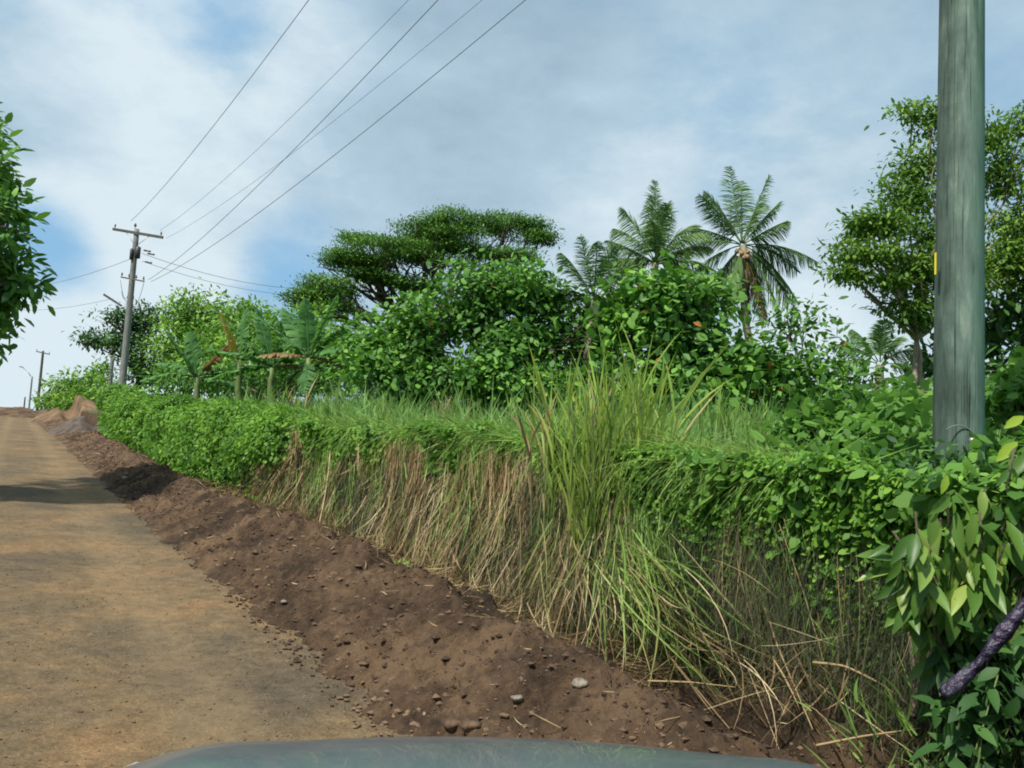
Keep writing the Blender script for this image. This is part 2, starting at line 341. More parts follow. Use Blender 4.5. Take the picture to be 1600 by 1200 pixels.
def polemat(name, cols, algae_dark_side=False):
    m, t, o = mat_new(name); tcn = N(t, 'ShaderNodeTexCoord')
    mpn = N(t, 'ShaderNodeMapping'); mpn.inputs['Scale'].default_value = (6, 6, 1.0); t.links.new(tcn.outputs['Object'], mpn.inputs[0])
    a = N(t, 'ShaderNodeTexNoise', i_Scale=3.2, i_Detail=7.0, i_Roughness=0.62, i_Distortion=0.3); t.links.new(mpn.outputs[0], a.inputs[0])
    a2 = N(t, 'ShaderNodeTexNoise', i_Scale=1.7, i_Detail=5.0, i_Roughness=0.6); t.links.new(tcn.outputs['Object'], a2.inputs[0])
    mp3 = N(t, 'ShaderNodeMapping'); mp3.inputs['Scale'].default_value = (34, 34, 0.5); t.links.new(tcn.outputs['Object'], mp3.inputs[0])
    v = N(t, 'ShaderNodeTexNoise', i_Scale=2.2, i_Detail=2.0); t.links.new(mp3.outputs[0], v.inputs[0])
    f = math_n(t, 'ADD', math_n(t, 'MULTIPLY', a.outputs[0], 0.75), math_n(t, 'MULTIPLY', a2.outputs[0], 0.5))
    c = ramp(t, f, [(0.40 + 0.42 * i / (len(cols) - 1), cols[i]) for i in range(len(cols))])
    crack = ramp(t, v.outputs[0], [(0.34, 0.35), (0.41, 1.0)])
    c = mixc(t, 1.0, c, crack, 'MULTIPLY')
    if algae_dark_side:  # green algae on the right side; base colour multiplied darker towards the left
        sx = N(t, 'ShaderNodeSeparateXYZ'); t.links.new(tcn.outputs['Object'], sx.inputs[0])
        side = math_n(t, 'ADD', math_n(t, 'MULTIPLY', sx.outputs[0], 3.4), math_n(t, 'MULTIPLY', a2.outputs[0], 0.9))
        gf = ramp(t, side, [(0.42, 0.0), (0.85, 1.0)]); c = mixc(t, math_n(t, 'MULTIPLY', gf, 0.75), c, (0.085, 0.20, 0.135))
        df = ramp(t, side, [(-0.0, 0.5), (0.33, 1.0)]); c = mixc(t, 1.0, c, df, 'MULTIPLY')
    b = N(t, 'ShaderNodeBsdfPrincipled', i_Roughness=0.8); b.inputs['Specular IOR Level'].default_value = 0.25
    t.links.new(c, b.inputs['Base Color'])
    bp = N(t, 'ShaderNodeBump', i_Strength=0.5, i_Distance=0.01); t.links.new(f, bp.inputs['Height']); t.links.new(bp.outputs[0], b.inputs['Normal'])
    t.links.new(b.outputs[0], o.inputs[0]); return m
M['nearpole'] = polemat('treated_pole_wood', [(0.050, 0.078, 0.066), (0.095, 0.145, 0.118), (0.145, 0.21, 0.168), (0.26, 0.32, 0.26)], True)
M['farpole'] = polemat('grey_pole_wood', [(0.13, 0.13, 0.115), (0.20, 0.205, 0.19), (0.30, 0.30, 0.28)])
M['darkwood'] = polemat('crossarm_wood', [(0.05, 0.05, 0.045), (0.10, 0.095, 0.085), (0.15, 0.145, 0.13)])
def plain(name, col, rough=0.5, metal=0.0, var=0.25, scale=8.0, bump=0.0, coat=0.0):
    m, t, o = mat_new(name); tcn = N(t, 'ShaderNodeTexCoord'); a = N(t, 'ShaderNodeTexNoise', i_Scale=scale, i_Detail=5.0); t.links.new(tcn.outputs['Object'], a.inputs[0])
    c = mixc(t, a.outputs[0], tuple(x * (1 - var) for x in col), tuple(min(1, x * (1 + var)) for x in col))
    b = N(t, 'ShaderNodeBsdfPrincipled', i_Roughness=rough, i_Metallic=metal); t.links.new(c, b.inputs['Base Color'])
    if coat: b.inputs['Coat Weight'].default_value = coat
    if bump:
        bp = N(t, 'ShaderNodeBump', i_Strength=bump, i_Distance=0.01); t.links.new(a.outputs[0], bp.inputs['Height']); t.links.new(bp.outputs[0], b.inputs['Normal'])
    t.links.new(b.outputs[0], o.inputs[0]); return m
M['wire'] = plain('wire', (0.16, 0.17, 0.18), 0.6)
M['insul'] = plain('porcelain', (0.10, 0.07, 0.055), 0.3)
M['galv'] = plain('galvanised_steel', (0.33, 0.34, 0.35), 0.5, 0.6)
M['yellow'] = plain('yellow_paint', (0.75, 0.58, 0.03), 0.5)
M['carpaint'] = plain('car_paint', (0.085, 0.115, 0.135), 0.32, 0.0, 0.35, 3.5, coat=0.6)
M['rubber'] = plain('rubber', (0.02, 0.02, 0.02), 0.8)
M['blackplastic'] = plain('black_plastic', (0.03, 0.03, 0.032), 0.5)
M['glass'] = plain('lamp_glass', (0.5, 0.55, 0.6), 0.1)
M['straw'] = leafmat('dry_straw', [(0.16, 0.10, 0.045), (0.30, 0.21, 0.11), (0.46, 0.35, 0.19), (0.60, 0.50, 0.31)], 0.7, 0.15, 0.2, 1.5, (0.5, 0.35, 0.12))
M['litter'] = leafmat('old_straw', [(0.07, 0.045, 0.022), (0.15, 0.10, 0.05), (0.27, 0.19, 0.10), (0.42, 0.32, 0.17)], 0.8, 0.1, 0.2, 1.5, (0.4, 0.3, 0.12))
M['rust'] = leafmat('rusty_grass', [(0.108, 0.070, 0.035), (0.216, 0.140, 0.070), (0.306, 0.210, 0.110)], 0.7, 0.15, 0.2, 1.5, (0.4, 0.2, 0.08))
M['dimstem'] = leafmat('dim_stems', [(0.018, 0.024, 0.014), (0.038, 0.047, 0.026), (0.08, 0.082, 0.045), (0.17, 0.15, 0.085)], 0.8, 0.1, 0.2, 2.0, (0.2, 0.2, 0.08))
M['meadow'] = leafmat('meadow_grass', [(0.102, 0.213, 0.045), (0.182, 0.344, 0.085), (0.272, 0.475, 0.137), (0.408, 0.594, 0.227)], 0.55, 0.32, 0.28, 0.7, (0.22, 0.38, 0.06))
M['tall'] = leafmat('tall_grass', [(0.098, 0.184, 0.040), (0.172, 0.299, 0.063), (0.265, 0.425, 0.098), (0.414, 0.552, 0.172)], 0.55, 0.32, 0.28, 1.5, (0.28, 0.42, 0.05))
M['cane'] = leafmat('cane_grass_blade', [(0.14, 0.24, 0.04), (0.24, 0.36, 0.06), (0.36, 0.48, 0.09), (0.50, 0.58, 0.16)], 0.5, 0.33, 0.3, 2.5, (0.4, 0.55, 0.06))
M['yellowgrass'] = leafmat('yellowing_grass', [(0.14, 0.16, 0.045), (0.26, 0.27, 0.085), (0.40, 0.38, 0.15)], 0.6, 0.2, 0.3, 2.0, (0.4, 0.4, 0.1))
M['creeper'] = leafmat('creeper_leaf', [(0.042, 0.119, 0.020), (0.089, 0.216, 0.028), (0.158, 0.335, 0.036), (0.263, 0.464, 0.060)], 0.55, 0.32, 0.28, 1.6, (0.2, 0.42, 0.03))
M['bigcreeper'] = leafmat('broad_creeper_leaf', [(0.045, 0.115, 0.022), (0.085, 0.20, 0.034), (0.14, 0.30, 0.048), (0.22, 0.40, 0.07)], 0.55, 0.3, 0.28, 1.5, (0.16, 0.38, 0.05))
M['bush'] = leafmat('broad_bush_leaf', [(0.037, 0.102, 0.026), (0.074, 0.193, 0.039), (0.132, 0.305, 0.052), (0.254, 0.488, 0.075)], 0.55, 0.24, 0.28, 0.55, (0.14, 0.32, 0.02))
M['dark'] = leafmat('dark_leaf', [(0.024, 0.069, 0.021), (0.048, 0.126, 0.030), (0.091, 0.203, 0.045)], 0.55, 0.2, 0.28, 0.5, (0.08, 0.2, 0.02))
M['mid'] = leafmat('mid_leaf', [(0.065, 0.161, 0.026), (0.129, 0.280, 0.039), (0.215, 0.409, 0.060), (0.344, 0.559, 0.086)], 0.55, 0.26, 0.28, 0.6, (0.16, 0.32, 0.03))
M['rain'] = leafmat('rain_tree_leaf', [(0.035, 0.102, 0.019), (0.065, 0.170, 0.025), (0.112, 0.260, 0.032), (0.173, 0.340, 0.043)], 0.55, 0.22, 0.28, 0.35, (0.10, 0.18, 0.02))
M['rtree'] = leafmat('feathery_leaf', [(0.048, 0.113, 0.022), (0.095, 0.201, 0.030), (0.165, 0.302, 0.044), (0.256, 0.402, 0.064)], 0.55, 0.28, 0.28, 0.6, (0.16, 0.30, 0.03))
M['palm'] = leafmat('palm_leaflet', [(0.073, 0.149, 0.053), (0.131, 0.239, 0.079), (0.214, 0.358, 0.108)], 0.55, 0.2, 0.28, 0.6, (0.12, 0.22, 0.03))
M['palmold'] = leafmat('old_palm_leaflet', [(0.100, 0.070, 0.025), (0.170, 0.125, 0.045), (0.220, 0.190, 0.060)], 0.6, 0.2, 0.2, 0.6, (0.3, 0.2, 0.05))
M['banana'] = leafmat('banana_leaf', [(0.056, 0.160, 0.048), (0.104, 0.256, 0.072), (0.176, 0.352, 0.104)], 0.55, 0.3, 0.28, 0.8, (0.18, 0.38, 0.04))
M['bananaold'] = leafmat('withered_banana_leaf', [(0.150, 0.086, 0.039), (0.255, 0.162, 0.077), (0.315, 0.234, 0.110)], 0.7, 0.2, 0.2, 1.2, (0.5, 0.25, 0.08))
M['bananayellow'] = leafmat('yellow_banana_leaf', [(0.36, 0.25, 0.03), (0.50, 0.36, 0.05), (0.34, 0.34, 0.06)], 0.5, 0.3, 0.3, 1.2, (0.6, 0.42, 0.05))
M['shrubleaf'] = leafmat('long_shrub_leaf', [(0.040, 0.105, 0.015), (0.081, 0.179, 0.027), (0.138, 0.252, 0.042), (0.322, 0.420, 0.091)], 0.42, 0.25, 0.40, 2.2, (0.18, 0.36, 0.04))
M['shrubyellow'] = leafmat('young_yellow_leaf', [(0.16, 0.30, 0.03), (0.27, 0.42, 0.04), (0.40, 0.50, 0.05)], 0.35, 0.35, 0.45, 2.0, (0.5, 0.6, 0.05))
M['orange'] = leafmat('dead_orange_leaf', [(0.32, 0.09, 0.03), (0.46, 0.15, 0.045), (0.42, 0.22, 0.08)], 0.6, 0.2, 0.2, 2.0, (0.5, 0.2, 0.05))
M['stem'] = plain('green_stem', (0.12, 0.17, 0.05), 0.6)
M['drystem'] = plain('dry_stem', (0.30, 0.21, 0.10), 0.75)
M['coconut'] = plain('coconut_husk', (0.30, 0.16, 0.04), 0.5)
def tinselmat():
    m, t, o = mat_new('purple_foil'); tcn = N(t, 'ShaderNodeTexCoord'); a = N(t, 'ShaderNodeTexNoise', i_Scale=11.0, i_Detail=3.0); t.links.new(tcn.outputs['Object'], a.inputs[0])
    a2 = N(t, 'ShaderNodeTexNoise', i_Scale=30.0, i_Detail=4.0); t.links.new(tcn.outputs['Object'], a2.inputs[0])
    c = ramp(t, a.outputs[0], [(0.40, (0.010, 0.004, 0.018)), (0.52, (0.022, 0.010, 0.036)), (0.62, (0.04, 0.04, 0.06)), (0.72, (0.16, 0.17, 0.21))])
    b = N(t, 'ShaderNodeBsdfPrincipled', i_Roughness=0.42, i_Metallic=0.0); t.links.new(c, b.inputs['Base Color'])
    bp = N(t, 'ShaderNodeBump', i_Strength=0.8, i_Distance=0.03); t.links.new(a2.outputs[0], bp.inputs['Height']); t.links.new(bp.outputs[0], b.inputs['Normal']); t.links.new(b.outputs[0], o.inputs[0]); return m
M['foil'] = tinselmat()
#@@SETTING
# ------------------------------------------------------------------ the ground
def sheet(name, ss, ts, mat, zf, kind='structure', label=None, flip=False):
    S, T = np.meshgrid(ss, ts, indexing='ij'); X, Y = st2xy(S, T); Z = zf(S, T)
    V = np.stack([X, Y, Z], -1).reshape(-1, 3); a, b = len(ss), len(ts)
    I = (np.arange(a - 1)[:, None] * b + np.arange(b - 1)[None]).ravel()
    mb = MB(); mb.add(V, None, np.stack([I, I + 1, I + b + 1, I + b], -1)[:, ::-1])
    o = link(name, mb.mesh(name, mat)); tag(o, label, None, None, kind); return o
def gs(a, b, n, p=2.0):
    return a + (b - a) * np.linspace(0, 1, n) ** p
lat = np.unique(np.concatenate([-gs(0.4, 900, 40, 3), np.linspace(-0.4, 1.5, 12), np.linspace(1.5, 4.6, 40), gs(4.6, 900, 60, 3)]))
lon = np.unique(np.concatenate([np.linspace(-900, -10, 20), np.linspace(-10, 60, 160), gs(60, 1500, 60, 2)]))
def zground(S, T):
    return H(S, T) - 0.10 * (1 - sst(3.9, 4.3, T)) * sst(-6.2, -5.0, T) - 0.02
sheet('ground', lon, lat, M['ground'], zground)
def road_edge(s): return -0.22 + 0.16 * vnoise(np.asarray(s) * 0.5, 4.4) * 2 - 2.4 * sst(17, 30, s) - 1.0 * sst(-0.0, -3.0, s)
def zroad(S, T):
    rut = -0.02 * np.exp(-((T - 0.95) / .28) ** 2) - 0.02 * np.exp(-((T + 0.45) / .28) ** 2)
    return zr(S) + rut + 0.02 * fbm(S * 0.8, T * 1.2, 4) + 0.010
sheet('dirt_road', np.unique(np.concatenate([np.linspace(-12, 30, 420), gs(30, 150, 160, 1.5)])), np.linspace(-4.5, 2.1, 90), M['road'], zroad)
def zsoil(S, T):
    z = H(S, T)
    near = 1.0
    n = 0.12 * fbm(S * 2.6, T * 2.6, 6, 0.66) + 0.10 * np.abs(fbm(S * 8 + 9, T * 8, 3, 0.65)) - 0.13 * np.abs(fbm(S * 3.7 + 31, T * 4.2 + 7, 2, 0.5)) + 0.03
    prof = sst(1.4, 2.0, T) * (1 - 0.3 * sst(3.7, 4.1, T))
    ed = np.interp(S, [2, 4, 5.2, 6.4, 6.9, 7.4, 9, 12.6, 17, 32, 62], [1.9, 1.9, 1.9, 2.1, 1.95, 1.72, 1.72, 1.66, 1.70, 1.55, 1.4]) + 0.08 * vnoise(S * 3.1, 2.0) * 2
    ed = ed + 0.13 * fbm(S * 4, T * 4, 4) * 2
    cover = sst(ed - 0.14, ed + 0.10, T)
    return z + n * prof + 0.035 * cover - 0.05 * (1 - cover) + 0.0
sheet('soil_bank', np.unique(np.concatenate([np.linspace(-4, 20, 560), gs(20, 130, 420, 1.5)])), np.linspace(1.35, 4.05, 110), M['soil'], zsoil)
# grassy verge along the left side
def zv(S, T): return np.where(T < road_edge(S), H(S, T) + 0.03 + 0.03 * fbm(S * 2, T * 2, 3), H(S, T) - 0.12)
sheet('verge', np.linspace(-10, 120, 400), np.linspace(-5.6, 0.0, 60), M['ground'], zv)
# bumps of spread orange earth near the crest and the gravel heap
def heap(name, label, cat, s, t, rs, rt_, h, mat, group=None, seed=0):
    mb = MB(); n = 48; u = np.linspace(-1, 1, n); A, B = np.meshgrid(u, u, indexing='ij')
    r = np.sqrt(A ** 2 + B ** 2); S = s + A * rs; T = t + B * rt_; X, Y = st2xy(S, T)
    Z = H(S, T, False) - 0.25 + (h + .25) * np.clip(1 - r, 0, 1) ** 0.5 * (1 + 0.3 * fbm(A * 3 + seed, B * 3, 3)) + 0.10 * h * fbm(A * 14 + seed, B * 14, 3)
    V = np.stack([X, Y, Z], -1).reshape(-1, 3); I = (np.arange(n - 1)[:, None] * n + np.arange(n - 1)[None]).ravel()
    mb.add(V, None, np.stack([I, I + 1, I + n + 1, I + n], -1)[:, ::-1])
    o = link(name, mb.mesh(name, mat)); return tag(o, label, cat, group)
heap('gravel_pile', 'grey gravel heap at the roadside before the far end of the hedge', 'gravel pile', 47, 2.9, 7.5, 1.7, .62, M['gravel'], seed=3)
heap('earth_mound', 'orange earth mound near the crest behind the gravel heap', 'mound', 78, 3.8, 10, 3.0, 1.15, M['orange_soil'], seed=8)
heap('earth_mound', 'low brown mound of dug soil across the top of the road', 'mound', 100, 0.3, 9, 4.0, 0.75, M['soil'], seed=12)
# clods over the dug soil
def rocks(mb, C, R):
    base = np.array([[0, 0, 1], [.9, 0, .2], [.3, .85, .25], [-.75, .5, .15], [-.7, -.55, .2], [.3, -.85, .1], [.6, .4, -.6], [-.6, .3, -.6], [0, -.7, -.6]], float); base[0] = [.15, .1, .75]
    f = np.array([[0, 1, 2], [0, 2, 3], [0, 3, 4], [0, 4, 5], [0, 5, 1], [1, 6, 2], [2, 6, 7], [2, 7, 3], [3, 7, 4], [4, 7, 8], [4, 8, 5], [5, 8, 1], [1, 8, 6], [6, 8, 7]])
    n = len(C); a = rng.random(n) * 6.28; ca, sa = np.cos(a), np.sin(a)
    V = base[None] * (1 + 0.45 * rng.normal(size=(n, 9, 3)) * 0.5)
    V = np.stack([V[..., 0] * ca[:, None] - V[..., 1] * sa[:, None], V[..., 0] * sa[:, None] + V[..., 1] * ca[:, None], V[..., 2] * 0.75], -1)
    V = C[:, None] + V * np.asarray(R)[:, None, None]
    mb.add(V.reshape(-1, 3), (f[None] + (np.arange(n) * 9)[:, None, None]).reshape(-1, 3))
def surf(s, t, dz=0.0, z=None):
    x, y = st2xy(s, t); return np.stack([x, y, (zsoil(s, t) if z is None else z(s, t)) + dz], -1)
mb = MB(); n = 42000; s = 1.5 + 38 * rng.random(n) ** 1.7; t = 1.75 + 2.1 * rng.random(n); R = 0.005 + 0.026 * rng.random(n) ** 6.5 * (1 + s * 0.04); rocks(mb, surf(s, t, -.35 * R), R)
n = 4500; s = 1.5 + 36 * rng.random(n) ** 1.7; t = 2.05 - 0.45 * rng.random(n) ** 1.4; rocks(mb, surf(s, t, 0.008, zroad), 0.005 + 0.016 * rng.random(n) ** 2)
tag(link('soil_clods', mb.mesh('soil_clods', M['clod'], False)), 'brown soil crumbs and clods strewn over the dug roadside', 'soil clods', None, 'stuff')
mb = MB(); n = 5000; s = 1.0 + 30 * rng.random(n) ** 1.5; t = -0.3 + 2.0 * rng.random(n); rocks(mb, surf(s, t, 0.002, zroad), 0.003 + 0.008 * rng.random(n) ** 3)
tag(link('road_grit', mb.mesh('road_grit', M['road'])), 'small stones and grit on the packed dirt road', 'grit', None, 'stuff')
def hit(px, py, zf=None):
    """point of the soil or road surface seen at a photo pixel"""
    v = ray(px, py)
    for k in np.arange(2.0, 140, 0.02):
        p = CAM + v * k; s_, t_ = xy2st(p[0], p[1])
        z = zsoil(s_, t_) if t_ > 1.55 else zroad(s_, t_)
        if p[2] < z: return np.array([p[0], p[1], z]), s_, t_
    return p, s_, t_
for i, (px, py, r, lab) in enumerate([(905, 1072, .034, 'pale stone, largest on the soil beside the ditch line'), (175, 776, .05, 'white stone on the road edge of the dark soil far uphill'),
        (443, 947, .022, 'small white stone at the edge of the soil halfway down the road'), (735, 1142, .04, 'brown stone at the bottom edge of the soil just above the bonnet'),
        (195, 748, .05, 'small pale stone on top of the dark soil far uphill'), (708, 1138, .045, 'rounded tan stone at the foot of the soil just above the bonnet'),
        (808, 1108, .025, 'little pale stone in the middle of the near soil')]):
    p, _, _ = hit(px, py); mb = MB(); u = np.linspace(0, np.pi, 9); w = np.linspace(0, 2 * np.pi, 12, endpoint=False)
    U, W = np.meshgrid(u, w, indexing='ij'); nz = 1 + 0.5 * fbm(U * 1.6 + i * 7, np.cos(W) * 1.6 + i, 3)
    V = np.stack([np.sin(U) * np.cos(W) * 1.25, np.sin(U) * np.sin(W), np.cos(U) * .7], -1) * nz[..., None] * r
    f = [(a * 12 + b, (a + 1) * 12 + b, (a + 1) * 12 + (b + 1) % 12, a * 12 + (b + 1) % 12) for a in range(8) for b in range(12)]
    mb.add(V.reshape(-1, 3), None, f); o = link('stone', mb.mesh('stone', M['stone'] if i not in (3, 5) else M['clod']), None, tuple(p + [0, 0, r * .3])); tag(o, lab, 'stone', 'loose stones on the dug soil')
#@@PLANTS
# ------------------------------------------------------------------ trees
def tree(name, label, cat, base, lobes, dens, leaf, mat, trunk_r=0.15, group=None, barkmat='bark', droop=0.2, shape='leaf', cl=10, cr=0.35, dirbias=0.35, dead=0, shell=0.55, branches=3, updir=0.6, trunks=1, flat=0.6, sub=8, dome=False):
    """lobes: (px, py, rx, ry, Y, depth factor) become ellipsoids of real size; leaves hang on clusters through them"""
    base = np.array([base[0], base[1], Hxy(base[0], base[1]) - 0.1]); root = empty(name, base, label, cat, group)
    tm = MB(); cm = MB(); LB = []
    for (px, py, rx, ry, Y, df) in lobes:
        c = P(px, py, Y); LB.append((c, np.array([rx * Y / F, rx * Y / F * df, ry * Y / F])))
    cen = np.mean([c for c, _ in LB], 0); fork = base + (cen - base) * 0.5; fork[:2] = base[:2] * 0.8 + cen[:2] * 0.2
    for k in range(trunks):
        b0 = base + (np.array([rng.normal() * .5, rng.normal() * .5, 0]) if k else 0)
        tp = curve_pts(b0, fork, 7, 0.08); tube(tm, tp, np.linspace(trunk_r * 1.25, trunk_r * 0.8, 7), 8)
    for c, r in LB:
        pl = curve_pts(fork, c, 7, 0.12); tube(tm, pl, np.linspace(trunk_r * 0.7, trunk_r * 0.22, 7), 6, False)
        for k in range(branches):
            e = c + rand_dirs(1)[0] * r * 0.85; st = pl[rng.integers(3, 6)]
            p2 = curve_pts(st, e, 5, 0.15); tube(tm, p2, np.linspace(trunk_r * 0.28, trunk_r * 0.07, 5), 5, False)
            for q in range(2):
                e2 = p2[3] + rand_dirs(1)[0] * r * 0.35; tube(tm, curve_pts(p2[2], e2, 4, 0.15), np.linspace(trunk_r * 0.12, trunk_r * 0.04, 4), 4, False)
        area = (r[0] * r[1] + r[0] * r[2] + r[1] * r[2]) * 4.2 * dens
        sd = rand_dirs(sub)
        if dome: sd[:, 2] = np.abs(sd[:, 2]) - 0.1
        sc0 = c + sd * r * 0.66 * (0.5 + 0.5 * rng.random((sub, 1)) ** .5); sr = r * (0.30 + 0.28 * rng.random((sub, 1)))
        nc = max(8, int(area)); si = rng.integers(sub, size=nc); d = rand_dirs(nc)
        if dome: d[:, 2] = np.abs(d[:, 2]) - 0.15
        cc = sc0[si] + d * sr[si] * (shell + (1 - shell) * rng.random(nc) ** 0.6)[:, None]
        tot = nc * cl; ci = np.repeat(np.arange(nc), cl)
        off = rng.normal(size=(tot, 3)) * cr * np.array([1, 1, flat]); pos = cc[ci] + off
        outd = unit(d[ci] / r * np.min(r)); D = unit((outd + sd[si][ci] * .7) * dirbias + rand_dirs(tot) * 0.8 + off / cr * 0.25 + np.array([0, 0, -0.15 + 0.0]))
        Nn = unit(np.array([0, 0, 1.0]) * updir + outd * 0.5 + rand_dirs(tot) * 0.45)
        L = leaf * (0.45 + 1.0 * rng.random(tot)); leaves(cm, pos, D, Nn, L, L * (0.42 if shape != 'round' else 0.62), droop, 0.0, 'quad' if shape == 'quad' else 'leaf')
    part('trunk', tm, M[barkmat], root); part('crown', cm, M[mat], root)
    for k in range(dead):
        c, r = LB[rng.integers(len(LB))]; d = unit(np.array([rng.normal() * .7, -1, rng.normal() * .5])); p = c + d * r * 0.98
        dm = MB(); nn = 1; leaves(dm, p + rng.normal(size=(nn, 3)) * 0.05, unit(rng.normal(size=(nn, 3)) + [0, -.5, -1]), rand_dirs(nn) + [0, -1, 0], leaf * 0.9, leaf * 0.45, 0.3)
        part('dead_leaf', dm, M['orange'], root, label='orange brown dead leaves')
    return root
def bxy(px, Y): p = P(px, 650, Y); return p[:2]

# rain tree: tiers of flat pads
rl = [(700, 362, 90, 30, 44, 1.0), (790, 358, 85, 32, 44, 1.0), (610, 395, 85, 26, 43, 1.0), (545, 415, 60, 28, 43, 1.0), (840, 385, 38, 32, 44, 1.0), (515, 455, 55, 36, 42, 1.0),
      (560, 378, 45, 14, 44, 1.0), (660, 408, 60, 20, 42, .9), (590, 440, 80, 16, 43, .8), (480, 478, 40, 26, 42, .9), (740, 392, 75, 14, 43, .7), (800, 405, 60, 14, 43, .7), (520, 490, 60, 26, 41, .8), (650, 450, 55, 14, 42, .8), (700, 385, 90, 26, 44, .9), (570, 420, 60, 26, 43, .9), (500, 470, 60, 30, 42, .9)]
tree('rain_tree', 'wide flat-topped rain tree rising behind the broad-leaved bushes', 'tree', bxy(670, 44), rl, 6.0, 0.14, 'rain', 0.26, 'trees beyond the meadow', cl=26, cr=0.28, dirbias=0.25, shell=0.6, branches=6, updir=1.0, flat=0.33, sub=8, dome=True)
# broad-leaved bushes in the middle
tree('broadleaf_tree', 'bright broad-leaved bushy tree in front of the rain tree', 'tree', bxy(740, 20), [(730, 470, 75, 70, 20, .9), (820, 455, 85, 55, 20, .9), (660, 500, 70, 50, 20, .9), (760, 560, 90, 70, 19.5, .9), (860, 540, 80, 90, 19.5, .9), (660, 570, 80, 60, 19.5, .8), (600, 540, 60, 50, 20, .8), (930, 520, 60, 80, 20, .9), (590, 590, 60, 40, 19, .8), (820, 600, 110, 35, 19, .6)],
     17.0, 0.155, 'bush', 0.10, 'trees beyond the meadow', shape='round', cl=11, cr=0.19, dead=7, sub=12, updir=0.7)
tree('broadleaf_tree', 'large-leaved breadfruit-like tree below the two tall palms', 'tree', bxy(1080, 18.5), [(1030, 465, 65, 45, 18.5, .9), (1090, 470, 60, 42, 18.5, .9), (1040, 530, 80, 70, 18, .9), (1135, 550, 60, 55, 18, .9), (1080, 600, 110, 50, 17.5, .7), (970, 500, 40, 50, 18.5, .8), (1180, 590, 60, 50, 18, .8), (960, 590, 60, 60, 18, .8)],
     12.0, 0.215, 'bush', 0.12, 'trees beyond the meadow', shape='round', cl=10, cr=0.24, dead=8, sub=11, updir=0.7)
tree('leafy_shrub', 'open-branched shrub right of the palm trunk with sky behind it', 'shrub', bxy(1240, 19), [(1230, 500, 55, 32, 19, .9), (1270, 545, 60, 45, 18.5, .9), (1215, 570, 50, 50, 18.5, .9), (1300, 590, 65, 40, 18, .8), (1240, 615, 80, 35, 17.5, .7), (1345, 600, 40, 30, 18, .8)],
     8.0, 0.18, 'bush', 0.08, 'shrubs beyond the meadow', cl=8, cr=0.26, dead=5)
# left group
tree('dark_tree', 'dark spreading tree behind the wooden utility pole', 'tree', bxy(215, 48), [(225, 510, 42, 34, 48, .9), (180, 495, 36, 10, 47, .7), (170, 530, 42, 16, 47, .8), (225, 560, 40, 45, 47, .9), (262, 580, 30, 40, 46, .9)],
     5.5, 0.22, 'dark', 0.2, 'trees beyond the meadow', cl=16, cr=0.34, updir=0.9, flat=0.5)
tree('bushy_tree', 'yellow-green bushy tree between the dark tree and the banana plants', 'tree', bxy(290, 40), [(290, 500, 48, 36, 40, .9), (330, 490, 45, 30, 40, .9), (275, 550, 45, 45, 39, .9), (345, 540, 50, 50, 39, .9), (303, 462, 14, 10, 40, 1)],
     5.5, 0.22, 'mid', 0.14, 'trees beyond the meadow', cl=16, cr=0.32)
tree('bushy_tree', 'rounded green tree behind the banana plants left of the rain tree', 'tree', bxy(400, 36), [(385, 500, 45, 34, 36, .9), (430, 520, 45, 36, 35, .9), (370, 550, 50, 45, 35, .9), (450, 570, 55, 45, 33, .8), (500, 560, 50, 50, 32, .8), (410, 590, 90, 30, 33, .7), (330, 590, 70, 30, 34, .7), (480, 510, 45, 30, 34, .8), (540, 545, 50, 40, 31, .8)],
     6.0, 0.21, 'mid', 0.14, 'trees beyond the meadow', cl=16, cr=0.32)
tree('hill_bush', 'pale green bush on the slope left of the thin pole', 'bush', bxy(120, 76), [(110, 602, 40, 24, 76, .8), (150, 585, 30, 24, 74, .8), (85, 620, 30, 18, 78, .8), (158, 610, 25, 32, 70, .8), (125, 625, 40, 18, 72, .8)],
     2.0, 0.36, 'mid', 0.12, 'bushes along the far verge', cl=16, cr=0.4, branches=1)
tree('hill_bush', 'small bush beside the road crest at the foot of the crossarm pole', 'bush', bxy(70, 96), [(72, 630, 14, 14, 96, .8), (88, 634, 14, 10, 94, .8)], 2.0, 0.4, 'creeper', 0.10, 'bushes along the far verge', cl=14, cr=0.4, branches=1)
tree('undergrowth_bush', 'dark low bushes under the banana plants by the hedge', 'bush', bxy(420, 26), [(290, 592, 60, 30, 29, .6), (350, 590, 60, 34, 28.5, .6), (420, 590, 80, 38, 28, .6), (490, 592, 70, 42, 27, .6), (545, 590, 70, 50, 25, .6), (570, 560, 50, 44, 24, .6)], 8.0, 0.17, 'bush', 0.06, 'bushes beyond the meadow', cl=10, cr=0.26, branches=1)
tree('undergrowth_bush', 'dark low bushes closing the gap under the broad-leaved trees', 'bush', bxy(1000, 23), [(620, 620, 60, 42, 24, .5), (720, 620, 80, 46, 24, .5), (840, 620, 80, 50, 24, .5), (960, 620, 80, 52, 23.5, .5), (1080, 625, 80, 52, 23, .5), (1190, 630, 80, 54, 22.5, .5), (1290, 640, 70, 52, 22, .5), (1380, 645, 60, 50, 21, .5), (1460, 640, 70, 66, 21, .5), (1560, 640, 80, 76, 20, .5)], 9, 0.24, 'dark', 0.05, 'bushes beyond the meadow', cl=12, cr=0.26, branches=0)
